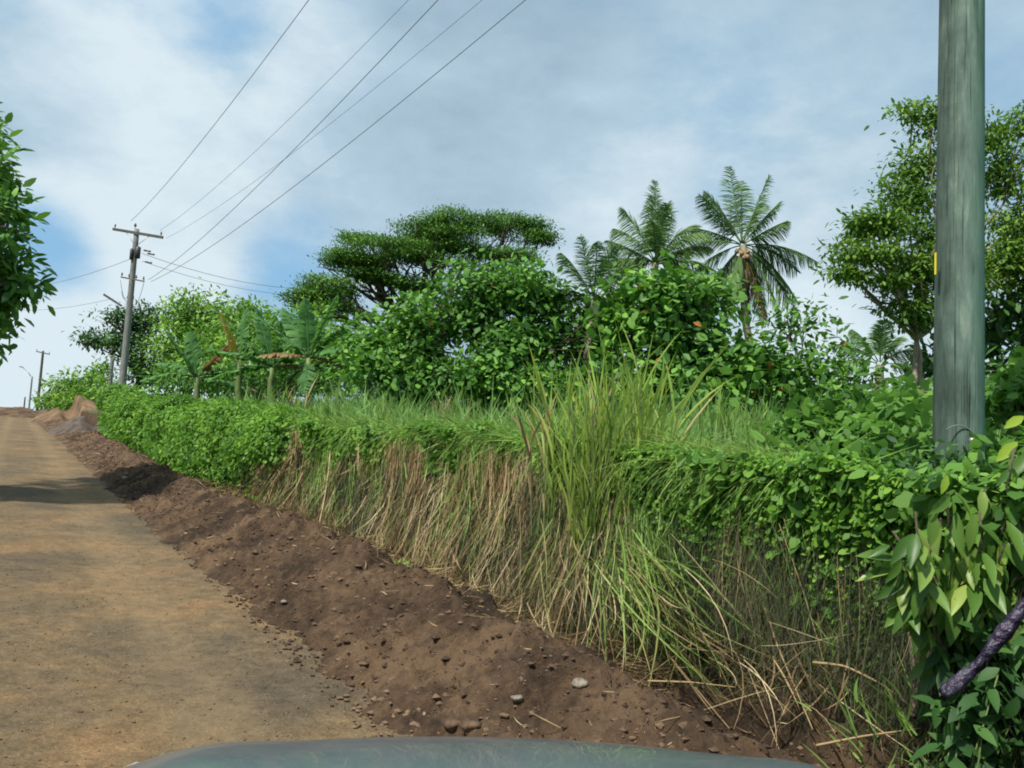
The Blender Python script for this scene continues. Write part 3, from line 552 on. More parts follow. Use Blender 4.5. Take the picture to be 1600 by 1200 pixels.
# big tree overhanging from the left
tree('roadside_tree', 'dark glossy-leaved tree overhanging the road at the left edge', 'tree', (-11.6, 9.6), [(-50, 330, 80, 110, 13, 1.0), (-8, 430, 52, 80, 13, .9), (-25, 265, 50, 45, 13, .9), (5, 350, 40, 50, 12.6, .9), (-60, 480, 80, 80, 13, .9), (-4, 515, 26, 44, 13.2, .9), (-150, 380, 120, 160, 13, 1.5), (-120, 200, 120, 80, 14, 1.6), (-60, 300, 70, 90, 15.5, 1.2), (30, 440, 26, 40, 13, .9)],
     13.0, 0.20, 'bush', 0.2, None, shape='leaf', cl=10, cr=0.13, droop=0.35, updir=0.5, dirbias=0.6)
# right tree
tree('feathery_tree', 'tall feathery tree with open branches behind the green pole', 'tree', bxy(1425, 15), [(1455, 190, 30, 34, 15, .9), (1440, 250, 42, 40, 15, .9), (1410, 310, 55, 30, 15, .9), (1385, 355, 60, 32, 14.6, .9), (1335, 392, 44, 14, 14.6, .9), (1320, 420, 34, 10, 14.5, .8), (1365, 345, 40, 14, 14.6, .8), (1380, 400, 50, 18, 14.4, .8), (1390, 440, 40, 16, 14.6, .8), (1425, 175, 26, 16, 15, .9), (1420, 420, 60, 40, 15, .9), (1420, 480, 50, 40, 14.8, .9), (1470, 370, 50, 60, 15, .9),
      (1570, 260, 50, 50, 15.5, .9), (1590, 330, 60, 50, 15.5, .9), (1560, 400, 50, 40, 15.5, .9), (1600, 190, 40, 24, 15.5, .9), (1540, 200, 22, 40, 15.5, .9), (1330, 430, 30, 14, 14.5, .8), (1600, 420, 60, 60, 15.5, .9), (1500, 440, 50, 40, 15, .8)],
     32.0, 0.105, 'rtree', 0.05, 'trees beyond the meadow', 'palebark', cl=14, cr=0.15, updir=1.0, branches=2, trunks=2, shell=0.45, flat=0.4, sub=9)
tree('dense_tree', 'dense dark tree filling the right edge behind the pole', 'tree', bxy(1600, 16), [(1560, 480, 60, 50, 16, .9), (1610, 520, 80, 60, 16, .9), (1540, 545, 50, 40, 16, .9), (1650, 430, 90, 90, 16.5, .9), (1470, 560, 50, 50, 16.5, .8), (1600, 600, 90, 40, 13, .8)],
     6.0, 0.24, 'dark', 0.14, 'trees beyond the meadow', cl=9, cr=0.24)

# ------------------------------------------------------------------ palms
def frond_mb(mb, base, d, L, droop, wleaf, nl=64, twist=0.0, rach=0.03, hang=0.35):
    d = unit(d); k = 12; u = np.linspace(0, 1, k)[:, None]
    pts = base + d * (L * u) + np.array([0, 0, -1.0]) * (L * droop * u ** 2.2)
    tube(mb, pts, np.linspace(rach, rach * 0.25, k), 4)
    tg = unit(np.gradient(pts, axis=0)); side0 = unit(np.cross(d, [0, 0, 1.0]) + 1e-3)
    uu = np.linspace(0.14, 0.99, nl)
    pos = np.stack([np.interp(uu, u[:, 0], pts[:, j]) for j in range(3)], -1); tt = unit(np.stack([np.interp(uu, u[:, 0], tg[:, j]) for j in range(3)], -1))
    nrm = unit(np.cross(side0, tt)); nrm *= np.where(nrm[:, 2:] < 0, -1, 1)
    for sg in (-1, 1):
        c, s_ = math.cos(twist), math.sin(twist); sd = side0 * c + nrm * s_
        D = unit(sd * sg * 0.62 + tt * 0.85 + rng.normal(size=(nl, 3)) * 0.10 + np.array([0, 0, -hang]))
        ll = wleaf * (np.sin(np.pi * np.clip(uu * 0.86 + 0.1, 0, 1)) ** 0.7) * (0.9 + 0.2 * rng.random(nl))
        blades(mb, pos, D, np.tile([0, 0, -0.28], (nl, 1)), ll, 0.0012 * base[1], 3, face=np.tile(unit(nrm.mean(0)), (nl, 1)) * 0.8 + rng.normal(size=(nl, 3)) * 0.4)
def palm(label, px, ytop_hub, Y, scale, fr, trunk=True, coco=0, old=(), px_base=None, group='coconut palms'):
    hub = P(px, ytop_hub, Y); b = P(px_base or px, 640, Y); base = np.array([b[0], b[1], Hxy(b[0], b[1]) - 0.1])
    root = empty('coconut_palm', base, label, 'palm', group)
    mb = MB(); pts = curve_pts(base, hub, 9, 0.03); tube(mb, pts, np.linspace(0.2, 0.12, 9) * scale ** .5 + 0.03, 10); part('trunk', mb, M['palebark'], root)
    for i, (ang, L, depth, dr) in enumerate(fr):
        L = L * (.90 + .1 * rng.random()); ang = ang + rng.normal() * 3; a = rad(ang); d = np.array([math.sin(a), depth, math.cos(a)]); m_ = MB()
        frond_mb(m_, hub + unit(d) * 0.1, d, L * scale, dr, 0.98 * scale, 84, 0.8 * rng.normal(), hang=.35 + .4 * rng.random(), rach=0.035 * scale)
        part('frond', m_, M['palmold'] if i in old else M['palm'], root, label='brown withered frond' if i in old else None)
    for i in range(coco):
        a = i * 1.1; c = hub + np.array([math.cos(a) * .28, math.sin(a) * .28, -.35 - .15 * (i % 3)]) ; m_ = MB()
        tube(m_, c + np.array([[0, 0, .14], [0, 0, .08], [0, 0, 0], [0, 0, -.08], [0, 0, -.13]]), np.array([.03, .10, .13, .10, .03]), 8); part('coconut', m_, M['coconut'], root)
# (angle from vertical, length, depth component, droop)
palm('shorter full-crowned coconut palm, left of the two against the sky', 1025, 412, 40, 1.0,
     [(0, 4.4, .1, .02), (-10, 4.2, .3, .08), (12, 4.2, .3, .10), (-28, 3.9, -.2, .22), (28, 4.2, .2, .35), (-42, 3.8, .3, .28), (38, 4.4, -.3, .50), (-62, 2.9, -.3, .12), (55, 3.2, -.3, .35), (-75, 3.0, .3, .30), (72, 3.4, .3, .35), (-52, 3.2, 1.0, .4), (50, 3.2, 1., .4), (90, 2.6, -.5, .3), (-95, 2.8, -.3, .3), (5, 3.6, -.6, .2), (-20, 3.4, -.9, .3), (20, 3.4, .9, .3)])
palm('tallest coconut palm with hanging fronds and coconuts, right of the two against the sky', 1160, 383, 42, 1.0,
     [(-6, 4.5, .1, .02), (4, 4.3, .3, .05), (12, 4.3, -.2, .12), (-22, 4.2, .2, .18), (26, 4.2, .3, .30), (-42, 3.8, -.1, .16), (42, 3.6, .2, .10), (58, 2.6, -.2, .10), (-60, 2.8, .2, .15), (-80, 3.6, -.2, .38), (84, 4.0, .1, .32), (95, 3.2, .2, .4), (-105, 3.0, .3, .55), (170, 3.4, .3, .1), (-172, 3.0, .2, .15), (160, 3.6, -.1, .2), (-140, 2.6, .1, .4), (140, 2.8, -.1, .5), (125, 3.8, .1, .35), (-150, 3.0, .2, .5), (-165, 3.0, -.3, .3), (150, 3.3, .3, .3), (112, 3.6, .3, .5)], coco=9, old=(13, 15, 19), px_base=1172)
palm('small palm half sunk in the bushes left of the two tall palms', 928, 470, 19.4, 0.46,
     [(-12, 3.6, -.2, .1), (14, 4.2, .2, .22), (-30, 3.6, -.2, .25), (34, 3.6, -.2, .35), (0, 3.4, -.5, .15), (55, 3.0, .1, .4), (-60, 2.6, .2, .4)])
palm('low distant palm at the right between the shrub and the feathery tree', 1375, 570, 24, 0.5,
     [(-50, 3.4, .1, .35), (-25, 3.2, .2, .3), (0, 3.2, -.2, .2), (28, 3.2, .2, .35), (55, 3.4, .1, .45), (-75, 3.0, -.2, .4), (78, 2.6, 0, .4), (12, 3.0, .4, .2)])

# ------------------------------------------------------------------ banana plants
def banana_leaf(base, d, L, W, droop, mat, root, label=None, tear=0.35):
    d = unit(d); k = 16; mb = MB(); u = np.linspace(0, 1, k)
    L = L * 1.1; pts = base + d * (L * u)[:, None] + np.array([0, 0, -1.0]) * (L * droop * u ** 2)[:, None]
    tube(mb, pts, np.linspace(0.035, 0.008, k), 5)
    sd = unit(np.cross(d, [0, 0, 1.0]) + rng.normal(size=3) * 0.14); n = 20; uu = np.linspace(0.16, 0.97, n)
    pos = np.stack([np.interp(uu, u, pts[:, j]) for j in range(3)], -1); tg = unit(np.gradient(pos, axis=0))
    for sg in (-1, 1):
        nr = unit(np.cross(sd, tg)); D = unit(sd * sg + tg * 0.35 + np.array([0, 0, -0.25]) + rng.normal(size=(n, 3)) * 0.12 * tear * 3)
        wl = W * .5 * np.sin(np.pi * np.clip(uu * .95 + .05, 0, 1)) ** .5
        step = L / n * 1.15
        a = pos - tg * step * .5; b = pos + tg * step * .5; e1 = a + D * wl[:, None]; e2 = b + D * (wl * (1 - .12 * rng.random(n)))[:, None]
        m1 = (a + e1) / 2 + nr * .03; m2 = (b + e2) / 2 + nr * .03
        V = np.stack([a, b, m1, m2, e1, e2], 1).reshape(-1, 3); o = (np.arange(n) * 6)[:, None, None]
        mb.add(V, None, (np.array([[0, 1, 3, 2], [2, 3, 5, 4]])[None] + o).reshape(-1, 4))
    part('leaf', mb, M[mat], root, label=label)
def banana(label, px, Y, hpx, specs):
    b = P(px, 640, Y); base = np.array([b[0], b[1], Hxy(b[0], b[1]) - .05]); hub = P(px, hpx, Y)
    root = empty('banana_plant', base, label, 'banana plant', 'banana plants behind the hedge'); mb = MB()
    tube(mb, curve_pts(base, hub, 6, .04), np.linspace(.14, .07, 6), 9); part('stem', mb, M['stem'], root)
    for (ang, L, dep, dr, mt) in specs:
        a = rad(ang); d = np.array([math.sin(a), dep, math.cos(a)])
        banana_leaf(hub + unit(d) * .05, d, L, 0.62, dr, {'g': 'banana', 'b': 'bananaold', 'y': 'bananayellow'}[mt], root, {'g': None, 'b': 'brown withered leaf', 'y': 'yellow and orange dying leaf'}[mt])
banana('banana plant with upright brown and yellow leaves, leftmost', 308, 27, 590, [(-55, 1.6, .2, .35, 'g'), (-15, 1.5, .1, .1, 'g'), (80, 1.4, .1, .4, 'g'), (-30, 1.7, -.2, .15, 'g'), (38, 1.5, .1, .0, 'b'), (60, 1.5, .3, .3, 'g'), (-75, 1.5, -.2, .4, 'g'), (10, 1.3, .4, .1, 'g')])
banana('banana plant whose tall leaf has turned yellow and brown, second from the left', 374, 26, 562, [(-24, 1.35, -.1, .0, 'y'), (0, 1.5, .15, .05, 'g'), (30, 1.9, .1, .1, 'g'), (60, 1.9, -.2, .3, 'g'), (-60, 1.4, .3, .4, 'g'), (85, 1.8, .2, .3, 'g')])
banana('banana plant with arching leaves and a drooping brown one, between the others', 425, 25, 575, [(72, 1.2, -.1, .35, 'b'), (75, 1.7, .3, .2, 'g'), (55, 1.8, -.3, .15, 'g'), (-40, 1.8, -.2, .2, 'g'), (8, 1.6, .1, .05, 'g'), (-60, 1.7, .1, .3, 'g'), (-20, 1.8, .2, .05, 'g'), (30, 1.7, .1, .1, 'g'), (-85, 1.7, .1, .35, 'g')])
banana('banana plant with broad upright leaves, rightmost', 482, 24, 560, [(-50, 2.0, .1, .12, 'g'), (-8, 1.6, .1, .02, 'g'), (42, 2.0, .1, .1, 'g'), (80, 1.0, .1, .45, 'b'), (-75, 1.2, -.2, .3, 'b'), (20, 1.9, -.1, .1, 'g'), (-30, 1.8, .3, .12, 'g'), (60, 1.6, -.3, .3, 'g'), (180, .9, -.3, 0, 'g')])
#@@BANK
# ------------------------------------------------------------------ meadow on top of the bank
def ground_at(s, t, dz=0.0):
    x, y = st2xy(s, t); return np.stack([x, y, H(s, t) + dz], -1)
def meadow():
    mb = MB(); n = 150000
    Yd = 4.5 + 42 * rng.random(n) ** 1.25; X = (rng.random(n) - .45) * 1.35 * Yd; s, t = xy2st(X, Yd)
    k = (t > 4.1) & (t < 30) & (Yd > 3) & ~((X > .20 * Yd) & (Yd < 8.8)) & ~((s > 13.5) & (t < 5.0)); s, t, Yd = s[k], t[k], Yd[k]; n = len(s)
    tall = 0.75 + 1.1 * fbm(s * .5, t * .5, 3) + .35
    D = unit(rng.normal(size=(n, 3)) * .30 + [0.05, -.1, 1]); bend = rng.normal(size=(n, 3)) * .38 + [.05, -.05, -.28]
    L = (0.24 + .24 * rng.random(n) + .012 * np.clip(Yd, 0, 20)) * np.clip(tall, .5, 1.3); W = np.maximum(0.010, 0.0013 * Yd) * (1 + .8 * rng.random(n))
    blades(mb, ground_at(s, t, -.02), D, bend, L, W, 3)
    tag(link('meadow_grass', mb.mesh('meadow_grass', M['meadow'])), 'pale green meadow grass on top of the bank', 'grass', None, 'stuff')
meadow()
# face of the bank; v runs 0 at the foot to 1 at the rim
def face(s, v, out=0.0):
    t = 3.87 + 0.16 * np.asarray(v) - out; x, y = st2xy(s, t); z = zr(s) + 0.10 + 1.27 * np.asarray(v) + 0.08 * vnoise(np.asarray(s) * .5, 6.) * 2
    return np.stack([x, y, z], -1)
OUT = np.array([-RR[0], -RR[1], 0.0]); ALONG = np.array([RD[0], RD[1], 0.0])
def fs(a, b, n, p=1.6): return a + (b - a) * rng.random(n) ** p
# dry hanging grass in bunches
def drape(name, label, mat, nc, per, s0, s1, Lr, vr, wmul=1.0, p=1.4, up_=0.0, spread=.07, thr=-9, phase=0.0, rough=.10, curl=.12):
    mb = MB(); sc0 = fs(s0, s1, nc, p); k = vnoise(sc0 * 1.1 + phase, phase * 3.1) + 0.1 * rng.normal(size=nc) > thr; sc0 = sc0[k]; nc = len(sc0)
    vc = vr[0] + (vr[1] - vr[0]) * rng.random(nc); lc = Lr[0] + (Lr[1] - Lr[0]) * rng.random(nc); oc = .04 + .14 * rng.random(nc)
    tilt = rng.normal(size=nc) * .13 - .10; cnt = (per * (.4 + 1.2 * rng.random(nc))).astype(int); ci = np.repeat(np.arange(nc), cnt); n = len(ci)
    off = rng.normal(size=n) * spread * (1 + sc0[ci] * .03); s = sc0[ci] + off
    B = face(s, np.clip(vc[ci] + rng.normal(size=n) * .06, -.05, 1.06), oc[ci] + .05 * rng.normal(size=n))
    D = OUT * (-0.02 + .09 * rng.random((n, 1))) + ALONG * (tilt[ci] + off * 1.4 + rng.normal(size=n) * rough)[:, None] + np.array([0, 0, -1.0 + 2 * up_])
    L = lc[ci] * (.45 + .6 * rng.random(n)); W = np.maximum(.005, .00095 * s) * (.6 + rng.random(n)) * wmul
    blades(mb, B, D, rng.normal(size=(n, 3)) * curl + OUT * .06, L, W, 4, face=np.tile(RR.tolist() + [0], (n, 1)) + rng.normal(size=(n, 3)) * .6)
    tag(link(name, mb.mesh(name, M[mat])), label, 'grass', None, 'stuff')
drape('dry_grass', 'straw-coloured dead grass hanging in bunches down the middle bank', 'straw', 66, 115, 5.2, 15.5, (.7, 1.35), (.78, 1.02), 1.2, spread=.075, rough=.11, curl=.2)
drape('dry_grass', 'loose dead stalks tangled over the middle bank', 'litter', 55, 34, 5.4, 15.5, (.3, 1.0), (.3, 1.0), 1.2, spread=.12, rough=.28, curl=.3)
drape('rusty_grass', 'reddish brown withered grass tips near the rim of the bank', 'rust', 60, 26, 5.5, 16, (.2, .5), (.82, 1.0), 1.0)
drape('hanging_grass', 'green grass trailing between the dead bunches on the bank', 'tall', 112, 40, 4.4, 15.5, (.4, 1.2), (.6, 1.03), 1.3, spread=.08, rough=.16, curl=.2)
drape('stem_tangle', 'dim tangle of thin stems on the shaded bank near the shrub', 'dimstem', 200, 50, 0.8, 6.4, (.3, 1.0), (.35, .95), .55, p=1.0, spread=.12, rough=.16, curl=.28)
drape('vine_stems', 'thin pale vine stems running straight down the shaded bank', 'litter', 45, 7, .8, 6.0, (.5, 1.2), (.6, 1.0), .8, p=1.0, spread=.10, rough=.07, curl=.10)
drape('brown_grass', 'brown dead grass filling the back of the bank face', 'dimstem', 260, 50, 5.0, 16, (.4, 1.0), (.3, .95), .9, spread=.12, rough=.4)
drape('upright_stems', 'upright dead stalks at the foot of the bank', 'straw', 80, 40, 5.2, 16, (.15, .5), (-.03, .10), .8, up_=1.0, rough=.35)
drape('bank_weeds', 'green weeds standing in the shaded lower bank', 'tall', 120, 12, 1.5, 7, (.12, .4), (.0, .6), .7, up_=1.0, rough=.6, p=1.0)
def rim_grass():
    mb = MB(); nc = 780; sc0 = fs(3.6, 17.0, nc, 1.3); ba = .55 * rng.random(nc) ** 1.2 - .08; big = .5 + .9 * rng.random(nc); dl = rng.normal(size=nc) * .5
    ci = np.repeat(np.arange(nc), (14 + 36 * rng.random(nc)).astype(int)); n = len(ci); s = sc0[ci] + rng.normal(size=n) * .05
    B = face(s, 1.0) - OUT * (ba[ci] + rng.normal(size=n) * .04)[:, None] + UPV_ * (.0 + .12 * rng.random(n))[:, None]
    D = OUT * (rng.normal(size=(n, 1)) * .45 + .25) + ALONG * (rng.normal(size=n) * .40 + dl[ci])[:, None] + UPV_ * (.35 + .9 * rng.random((n, 1)))
    blades(mb, B, D, OUT * .25 + rng.normal(size=(n, 3)) * .15 - UPV_ * (.3 + 1.1 * rng.random((n, 1))), (.14 + .34 * rng.random(n)) * big[ci], np.maximum(.009, .0013 * s) * (.5 + 1.0 * rng.random(n)), 4)
    tag(link('rim_grass', mb.mesh('rim_grass', M['tall'])), 'bright green grass arching over the rim of the bank', 'grass', None, 'stuff')
UPV_ = np.array([0, 0, 1.0]); rim_grass()
# litter at the foot
mb = MB(); n = 12000; s = fs(4.2, 17, n, 1.3); t = 3.95 - 0.75 * np.abs(rng.normal(size=n)) * .55 * np.clip(0.5 + 1.5 * (vnoise(s * .9, 44.) + .4), .2, 1.4); k = t > 2.5; s, t = s[k], t[k]; n = len(s)
blades(mb, surf(s, t, .01), rng.normal(size=(n, 3)) * [1, 1, .22] + [0, 0, .12], rng.normal(size=(n, 3)) * .15, .08 + .24 * rng.random(n), np.maximum(.004, .0008 * s) * (1 + rng.random(n)), 2)
tag(link('straw_litter', mb.mesh('straw_litter', M['litter'])), 'flattened straw and stalk litter along the ditch', 'litter', None, 'stuff')
mb = MB(); n = 900; s = fs(1.6, 30, n, 1.5); t = 1.6 + 2.2 * rng.random(n)
blades(mb, surf(s, t, .012), rng.normal(size=(n, 3)) * [1, 1, .15] + [0, 0, .08], rng.normal(size=(n, 3)) * .1, .04 + .14 * rng.random(n) ** 2, .004 + .0006 * s, 2)
tag(link('root_litter', mb.mesh('root_litter', M['straw'])), 'scattered root fibres and twigs on the dug soil', 'litter', None, 'stuff')

UPV_ = np.array([0, 0, 1.0])
# creeper masses: leaves over a lumpy surface laid on the face and rim
def strands(label, ns, s0, s1, Lr, leaf, per, mat='creeper', p=1.0, back=.9, thr=-9, phase=0.0, bulge=.16, wr=.65, taper=1.0):
    """creeper: each runner crosses the rim and hangs down the face with leaves all along it"""
    mb = MB(); ss = fs(s0, s1, ns, p); k = vnoise(ss * 1.5 + phase, 12.3 + phase) > thr; ss = ss[k]; ns = len(ss)
    Ln = Lr[0] + (Lr[1] - Lr[0]) * rng.random(ns) ** 1.6 * np.clip(.75 + 1.1 * vnoise(ss * 1.1 + phase, 55.), .25, 1.4); bk = back * rng.random(ns)
    tot = Ln + bk; cnt = np.maximum((tot * per).astype(int), 4); ci = np.repeat(np.arange(ns), cnt); n = len(ci)
    q = rng.random(n) * tot[ci] - bk[ci]                                    # below 0: on top; above 0: distance hung down
    s = ss[ci] + .10 * vnoise(q * 4 + ci * .37, ci * 1.7) * 2 + rng.normal(size=n) * .025
    lump = fbm(s * 1.7 + phase, q * 1.6, 4, .6); top = 1.28 + .06
    hang = np.maximum(q, 0); bkd = np.maximum(-q, 0)
    out = (.04 + bulge * (.5 + 1.1 * lump) * np.exp(-hang / .55)) * (q > 0) + rng.random(n) * .05
    rim = face(s, 1.0); P_ = rim + OUT * (out - bkd + .10 * (q <= 0))[:, None] + UPV_ * (.05 + .16 * lump - hang - .02 * bkd * 0 + .08 * np.exp(-((q) / .12) ** 2))[:, None] + rng.normal(size=(n, 3)) * .02
    P_[:, 2] = np.maximum(P_[:, 2], zr(s) + .08)
    D = unit(OUT * .45 + rng.normal(size=(n, 3)) * .5 + np.array([0, 0, -.5])); Nn = unit(OUT * .6 + UPV_ * (.35 + .6 * (q < 0.05))[:, None] + rng.normal(size=(n, 3)) * .4)
    L = leaf * np.clip(np.sqrt(np.clip(s, 2, 60) / 6.0), 1.0, 2.0) * (.45 + 1.0 * rng.random(n)) * (1 - .35 * np.clip(hang, 0, 1) * taper)
    leaves(mb, P_, D, Nn, L, L * wr, .2, 0, 'leaf'); tag(link('creeper', mb.mesh('creeper', M[mat])), label, 'creeper', None, 'stuff')
strands('small-leaved bright creeper hanging over the near right bank', 1500, 1.0, 5.9, (.20, 1.30), .044, 84, back=.8, phase=2., bulge=.18)
strands('thinning creeper shoots where the bright creeper meets the cane grass', 240, 5.3, 7.4, (.05, .9), .045, 60, back=.5, thr=-.2, phase=21., bulge=.10)
strands('dim creeper runners reaching the foot of the near right bank', 620, 1.0, 6.4, (.6, 1.35), .034, 62, 'bush', back=.1, phase=6., bulge=.08)
strands('loose green runners over the dim stems of the near right bank', 560, 1.2, 6.6, (.6, 1.35), .040, 42, 'mid', back=.1, phase=16., bulge=.16)
strands('creeper with larger leaves mixed into the near right bank', 130, .8, 4.6, (.1, .8), .10, 30, 'bigcreeper', back=.8, phase=3., bulge=.22)
strands('low green creeper fringe along the rim above the dead grass', 420, 5.8, 15.5, (.05, .45), .045, 60, p=1.2, back=.5, thr=-.12, phase=11., bulge=.08)
strands('strands of green creeper hanging through the dead grass', 520, 5.2, 15.0, (.5, 1.3), .05, 70, p=1.2, back=.2, thr=.05, phase=5., bulge=.30)
# rounded vine mounds of the hedge further up
def mound(name, label, s0, s1, height, width, n, leaf, mat='creeper', group=None):
    mb = MB(); c = (s0 + s1) / 2; rs = (s1 - s0) / 2; nb = int(13 + 1.6 * (s1 - s0))
    bu = rng.random(nb) * 2 - 1; ba = rng.random(nb) * 1.9 - .05; br = (.22 + .34 * rng.random(nb)) * (1 + s0 * .012); pf = 1 - .30 * np.abs(bu) ** 3
    ov = 0.40 + 0.75 * np.sin(np.clip(ba * 1.2, 0, 1.57)) ** 1.5; bs = c + bu * rs; bt = 4.10 - width * .75 * np.cos(ba) * ov * pf; bz = .12 + (height - .25) * np.minimum(np.sin(np.clip(ba, 0, 1.57)) + .06, 1) * pf + .12 * rng.normal(size=nb)
    bi = rng.choice(nb, n, p=br ** 2 / (br ** 2).sum()); d = rand_dirs(n); d[:, 2] = np.where(d[:, 2] < -.5, -d[:, 2], d[:, 2]); q = br[bi] * (.72 + .38 * rng.random(n))
    x, y = st2xy(bs[bi], bt[bi]); B = np.stack([x, y, zr(bs[bi]) + bz[bi]], -1) + d * q[:, None] * [1.15, 1.15, .9]
    hang = (rng.random(n) < .25) & (ba[bi] < 1.0); B[:, 2] -= np.where(hang, rng.random(n) * .35, 0); B[:, 2] = np.maximum(B[:, 2], zr(bs[bi]) + .05)
    D = unit(d * .5 + rng.normal(size=(n, 3)) * .45 + [0, 0, -.65]); Nn = unit(d * .9 + [0, 0, .45] + rng.normal(size=(n, 3)) * .35)
    L = leaf * .85 * (.5 + .9 * rng.random(n)); leaves(mb, B, D, Nn, L, L * .6, .2)
    x, y = st2xy(c, 4.2); root = empty(name, (x, y, float(H(c, 4.2)) - .3), label, 'hedge', group or 'vine-covered mounds of the hedge'); part('foliage', mb, M[mat], root)
    for k in range(5):
        sm = MB(); s_ = c + rs * (k - 2) / 3; x0, y0 = st2xy(s_, 4.05); x1, y1 = st2xy(s_ + rng.normal() * .3, 4.15); z0 = float(zr(s_))
        tube(sm, curve_pts([x0, y0, z0 - .1], [x1, y1, z0 + height * .8], 6, .1), np.linspace(.03, .012, 6), 5); part('stem', sm, M['bark'], root)
mound('vine_hedge', 'vine-covered hedge mound nearest to the dead grass', 13.6, 18.0, 1.50, .50, 26000, .085)
mound('vine_hedge', 'vine-covered hedge mound, second uphill from the dead grass', 17.6, 23.0, 1.50, .55, 26000, .10)
mound('vine_hedge', 'vine-covered hedge mound in the middle of the leafy stretch', 22.6, 29.0, 1.55, .58, 26000, .12)
mound('vine_hedge', 'vine-covered hedge mound just before the wooden utility pole', 28.8, 37.0, 1.75, .62, 24000, .14)
mound('vine_hedge', 'vine-covered hedge mound at the far end beside the gravel heap', 36.9, 42.0, 1.85, .66, 20000, .17)

# broad creeper right of centre and round the pole
tree('broad_creeper', 'broad-leaved vine heap left of the green pole', 'vine', bxy(1360, 7.4), [(1300, 680, 80, 40, 7.6, .9), (1380, 650, 80, 38, 7.4, .9), (1420, 700, 80, 50, 6.6, .9), (1330, 730, 90, 50, 6.4, .8), (1230, 730, 70, 42, 6.6, .8), (1250, 670, 60, 30, 8.0, .8), (1440, 620, 40, 30, 7.8, .8)],
     40, 0.115, 'bigcreeper', 0.02, 'vine heaps by the pole', shape='round', cl=9, cr=.12, branches=2, updir=.9, shell=.6)
tree('broad_creeper', 'broad-leaved vine heap right of the green pole', 'vine', bxy(1590, 6.6), [(1590, 640, 60, 60, 7.0, .9), (1570, 700, 60, 50, 6.2, .8), (1630, 600, 60, 50, 7.4, .8), (1545, 735, 70, 30, 5.6, .8)],
     42, 0.11, 'bigcreeper', 0.02, 'vine heaps by the pole', shape='round', cl=9, cr=.11, branches=2, updir=.9, shell=.6)
tree('low_creeper', 'dark small-leaved creeper at the foot of the pole behind the shrub', 'vine', bxy(1460, 5.3), [(1420, 760, 70, 46, 5.4, .8), (1490, 765, 90, 50, 5.3, .8), (1400, 830, 50, 50, 5.3, .8), (1460, 900, 60, 70, 5.1, .5), (1560, 830, 90, 80, 5.1, .5), (1580, 960, 80, 90, 5.0, .5)],
     55, 0.075, 'dark', 0.02, None, cl=12, cr=.09, branches=2, updir=.6)

# near long-leaved shrub
def shrub():
    b = P(1520, 1120, 4.0); base = np.array([b[0], b[1], Hxy(b[0], b[1]) - .05]); root = empty('long_leaved_shrub', base, 'glossy shrub with long drooping leaves at the lower right', 'shrub')
    sm = MB(); lm = MB(); ym = MB()
    tips = [(1395, 830), (1410, 900), (1425, 850), (1455, 930), (1520, 930), (1490, 880), (1430, 800), (1480, 770), (1540, 760), (1600, 760), (1400, 860), (1450, 850), (1510, 840), (1570, 850), (1630, 830), (1440, 900), (1500, 900), (1560, 930), (1600, 900), (1480, 950), (1585, 700), (1620, 680), (1470, 810), (1530, 800), (1620, 960), (1550, 870)]
    for i, (px, py) in enumerate(tips):
        Y = 3.6 + .35 * rng.random(); tip = P(px, py, Y); st = base + [0, 0, .4 + .3 * rng.random()]
        pts = curve_pts(st, tip, 8, .12); tube(sm, pts, np.linspace(.012, .005, 8), 5)
        n = 17; u = .45 + .55 * rng.random(n); pos = np.stack([np.interp(u * 7, np.arange(8), pts[:, j]) for j in range(3)], -1) + rng.normal(size=(n, 3)) * .02
        D = unit(rng.normal(size=(n, 3)) * [.45, .4, .35] + [-.15, -.3, -.85]); Nn = unit(rng.normal(size=(n, 3)) * .4 + [0, -.8, .7])
        L = .09 + .12 * rng.random(n); leaves(lm, pos, D, Nn, L, L * (.27 + .1 * rng.random(n)), .18, .22, 'big')
    for (px, py, L, a) in [(1590, 690, .20, 40), (1596, 740, .24, 10), (1580, 780, .22, 60), (1480, 742, .13, 70), (1600, 650, .16, 30), (1575, 800, .18, 80)]:
        p = P(px, py, 3.8 + .1 * rng.random()); ar = rad(a); yl = MB(); L *= .72; leaves(yl, p[None], np.array([[-math.cos(ar), -.2, -math.sin(ar)]]), np.array([[0.1, -.8, .6]]), L, L * .38, .1, .12, 'big'); part('young_leaf', yl, M['shrubyellow'], root, label='bright yellow-green young leaf')
    for px, py, L in [(1492, 935, .20), (1525, 855, .16), (1460, 800, .15)]:
        p = P(px, py, 3.68); leaves(lm, p[None], np.array([[-.12, -.1, -1.]]), np.array([[0.1, -1., .2]]), L, L * .4, .05, .1, 'big')
    part('branch', sm, M['bark'], root); part('foliage', lm, M['shrubleaf'], root)
    tm = MB()
    for (a, b_) in (((1428, 1120), (1425, 960)), ((1455, 1130), (1440, 980))):
        tube(tm, curve_pts(P(*a, 4.15), P(*b_, 4.2), 6, .05), np.linspace(.022, .016, 6), 7)
    part('trunk', tm, M['palebark'], root)
shrub()
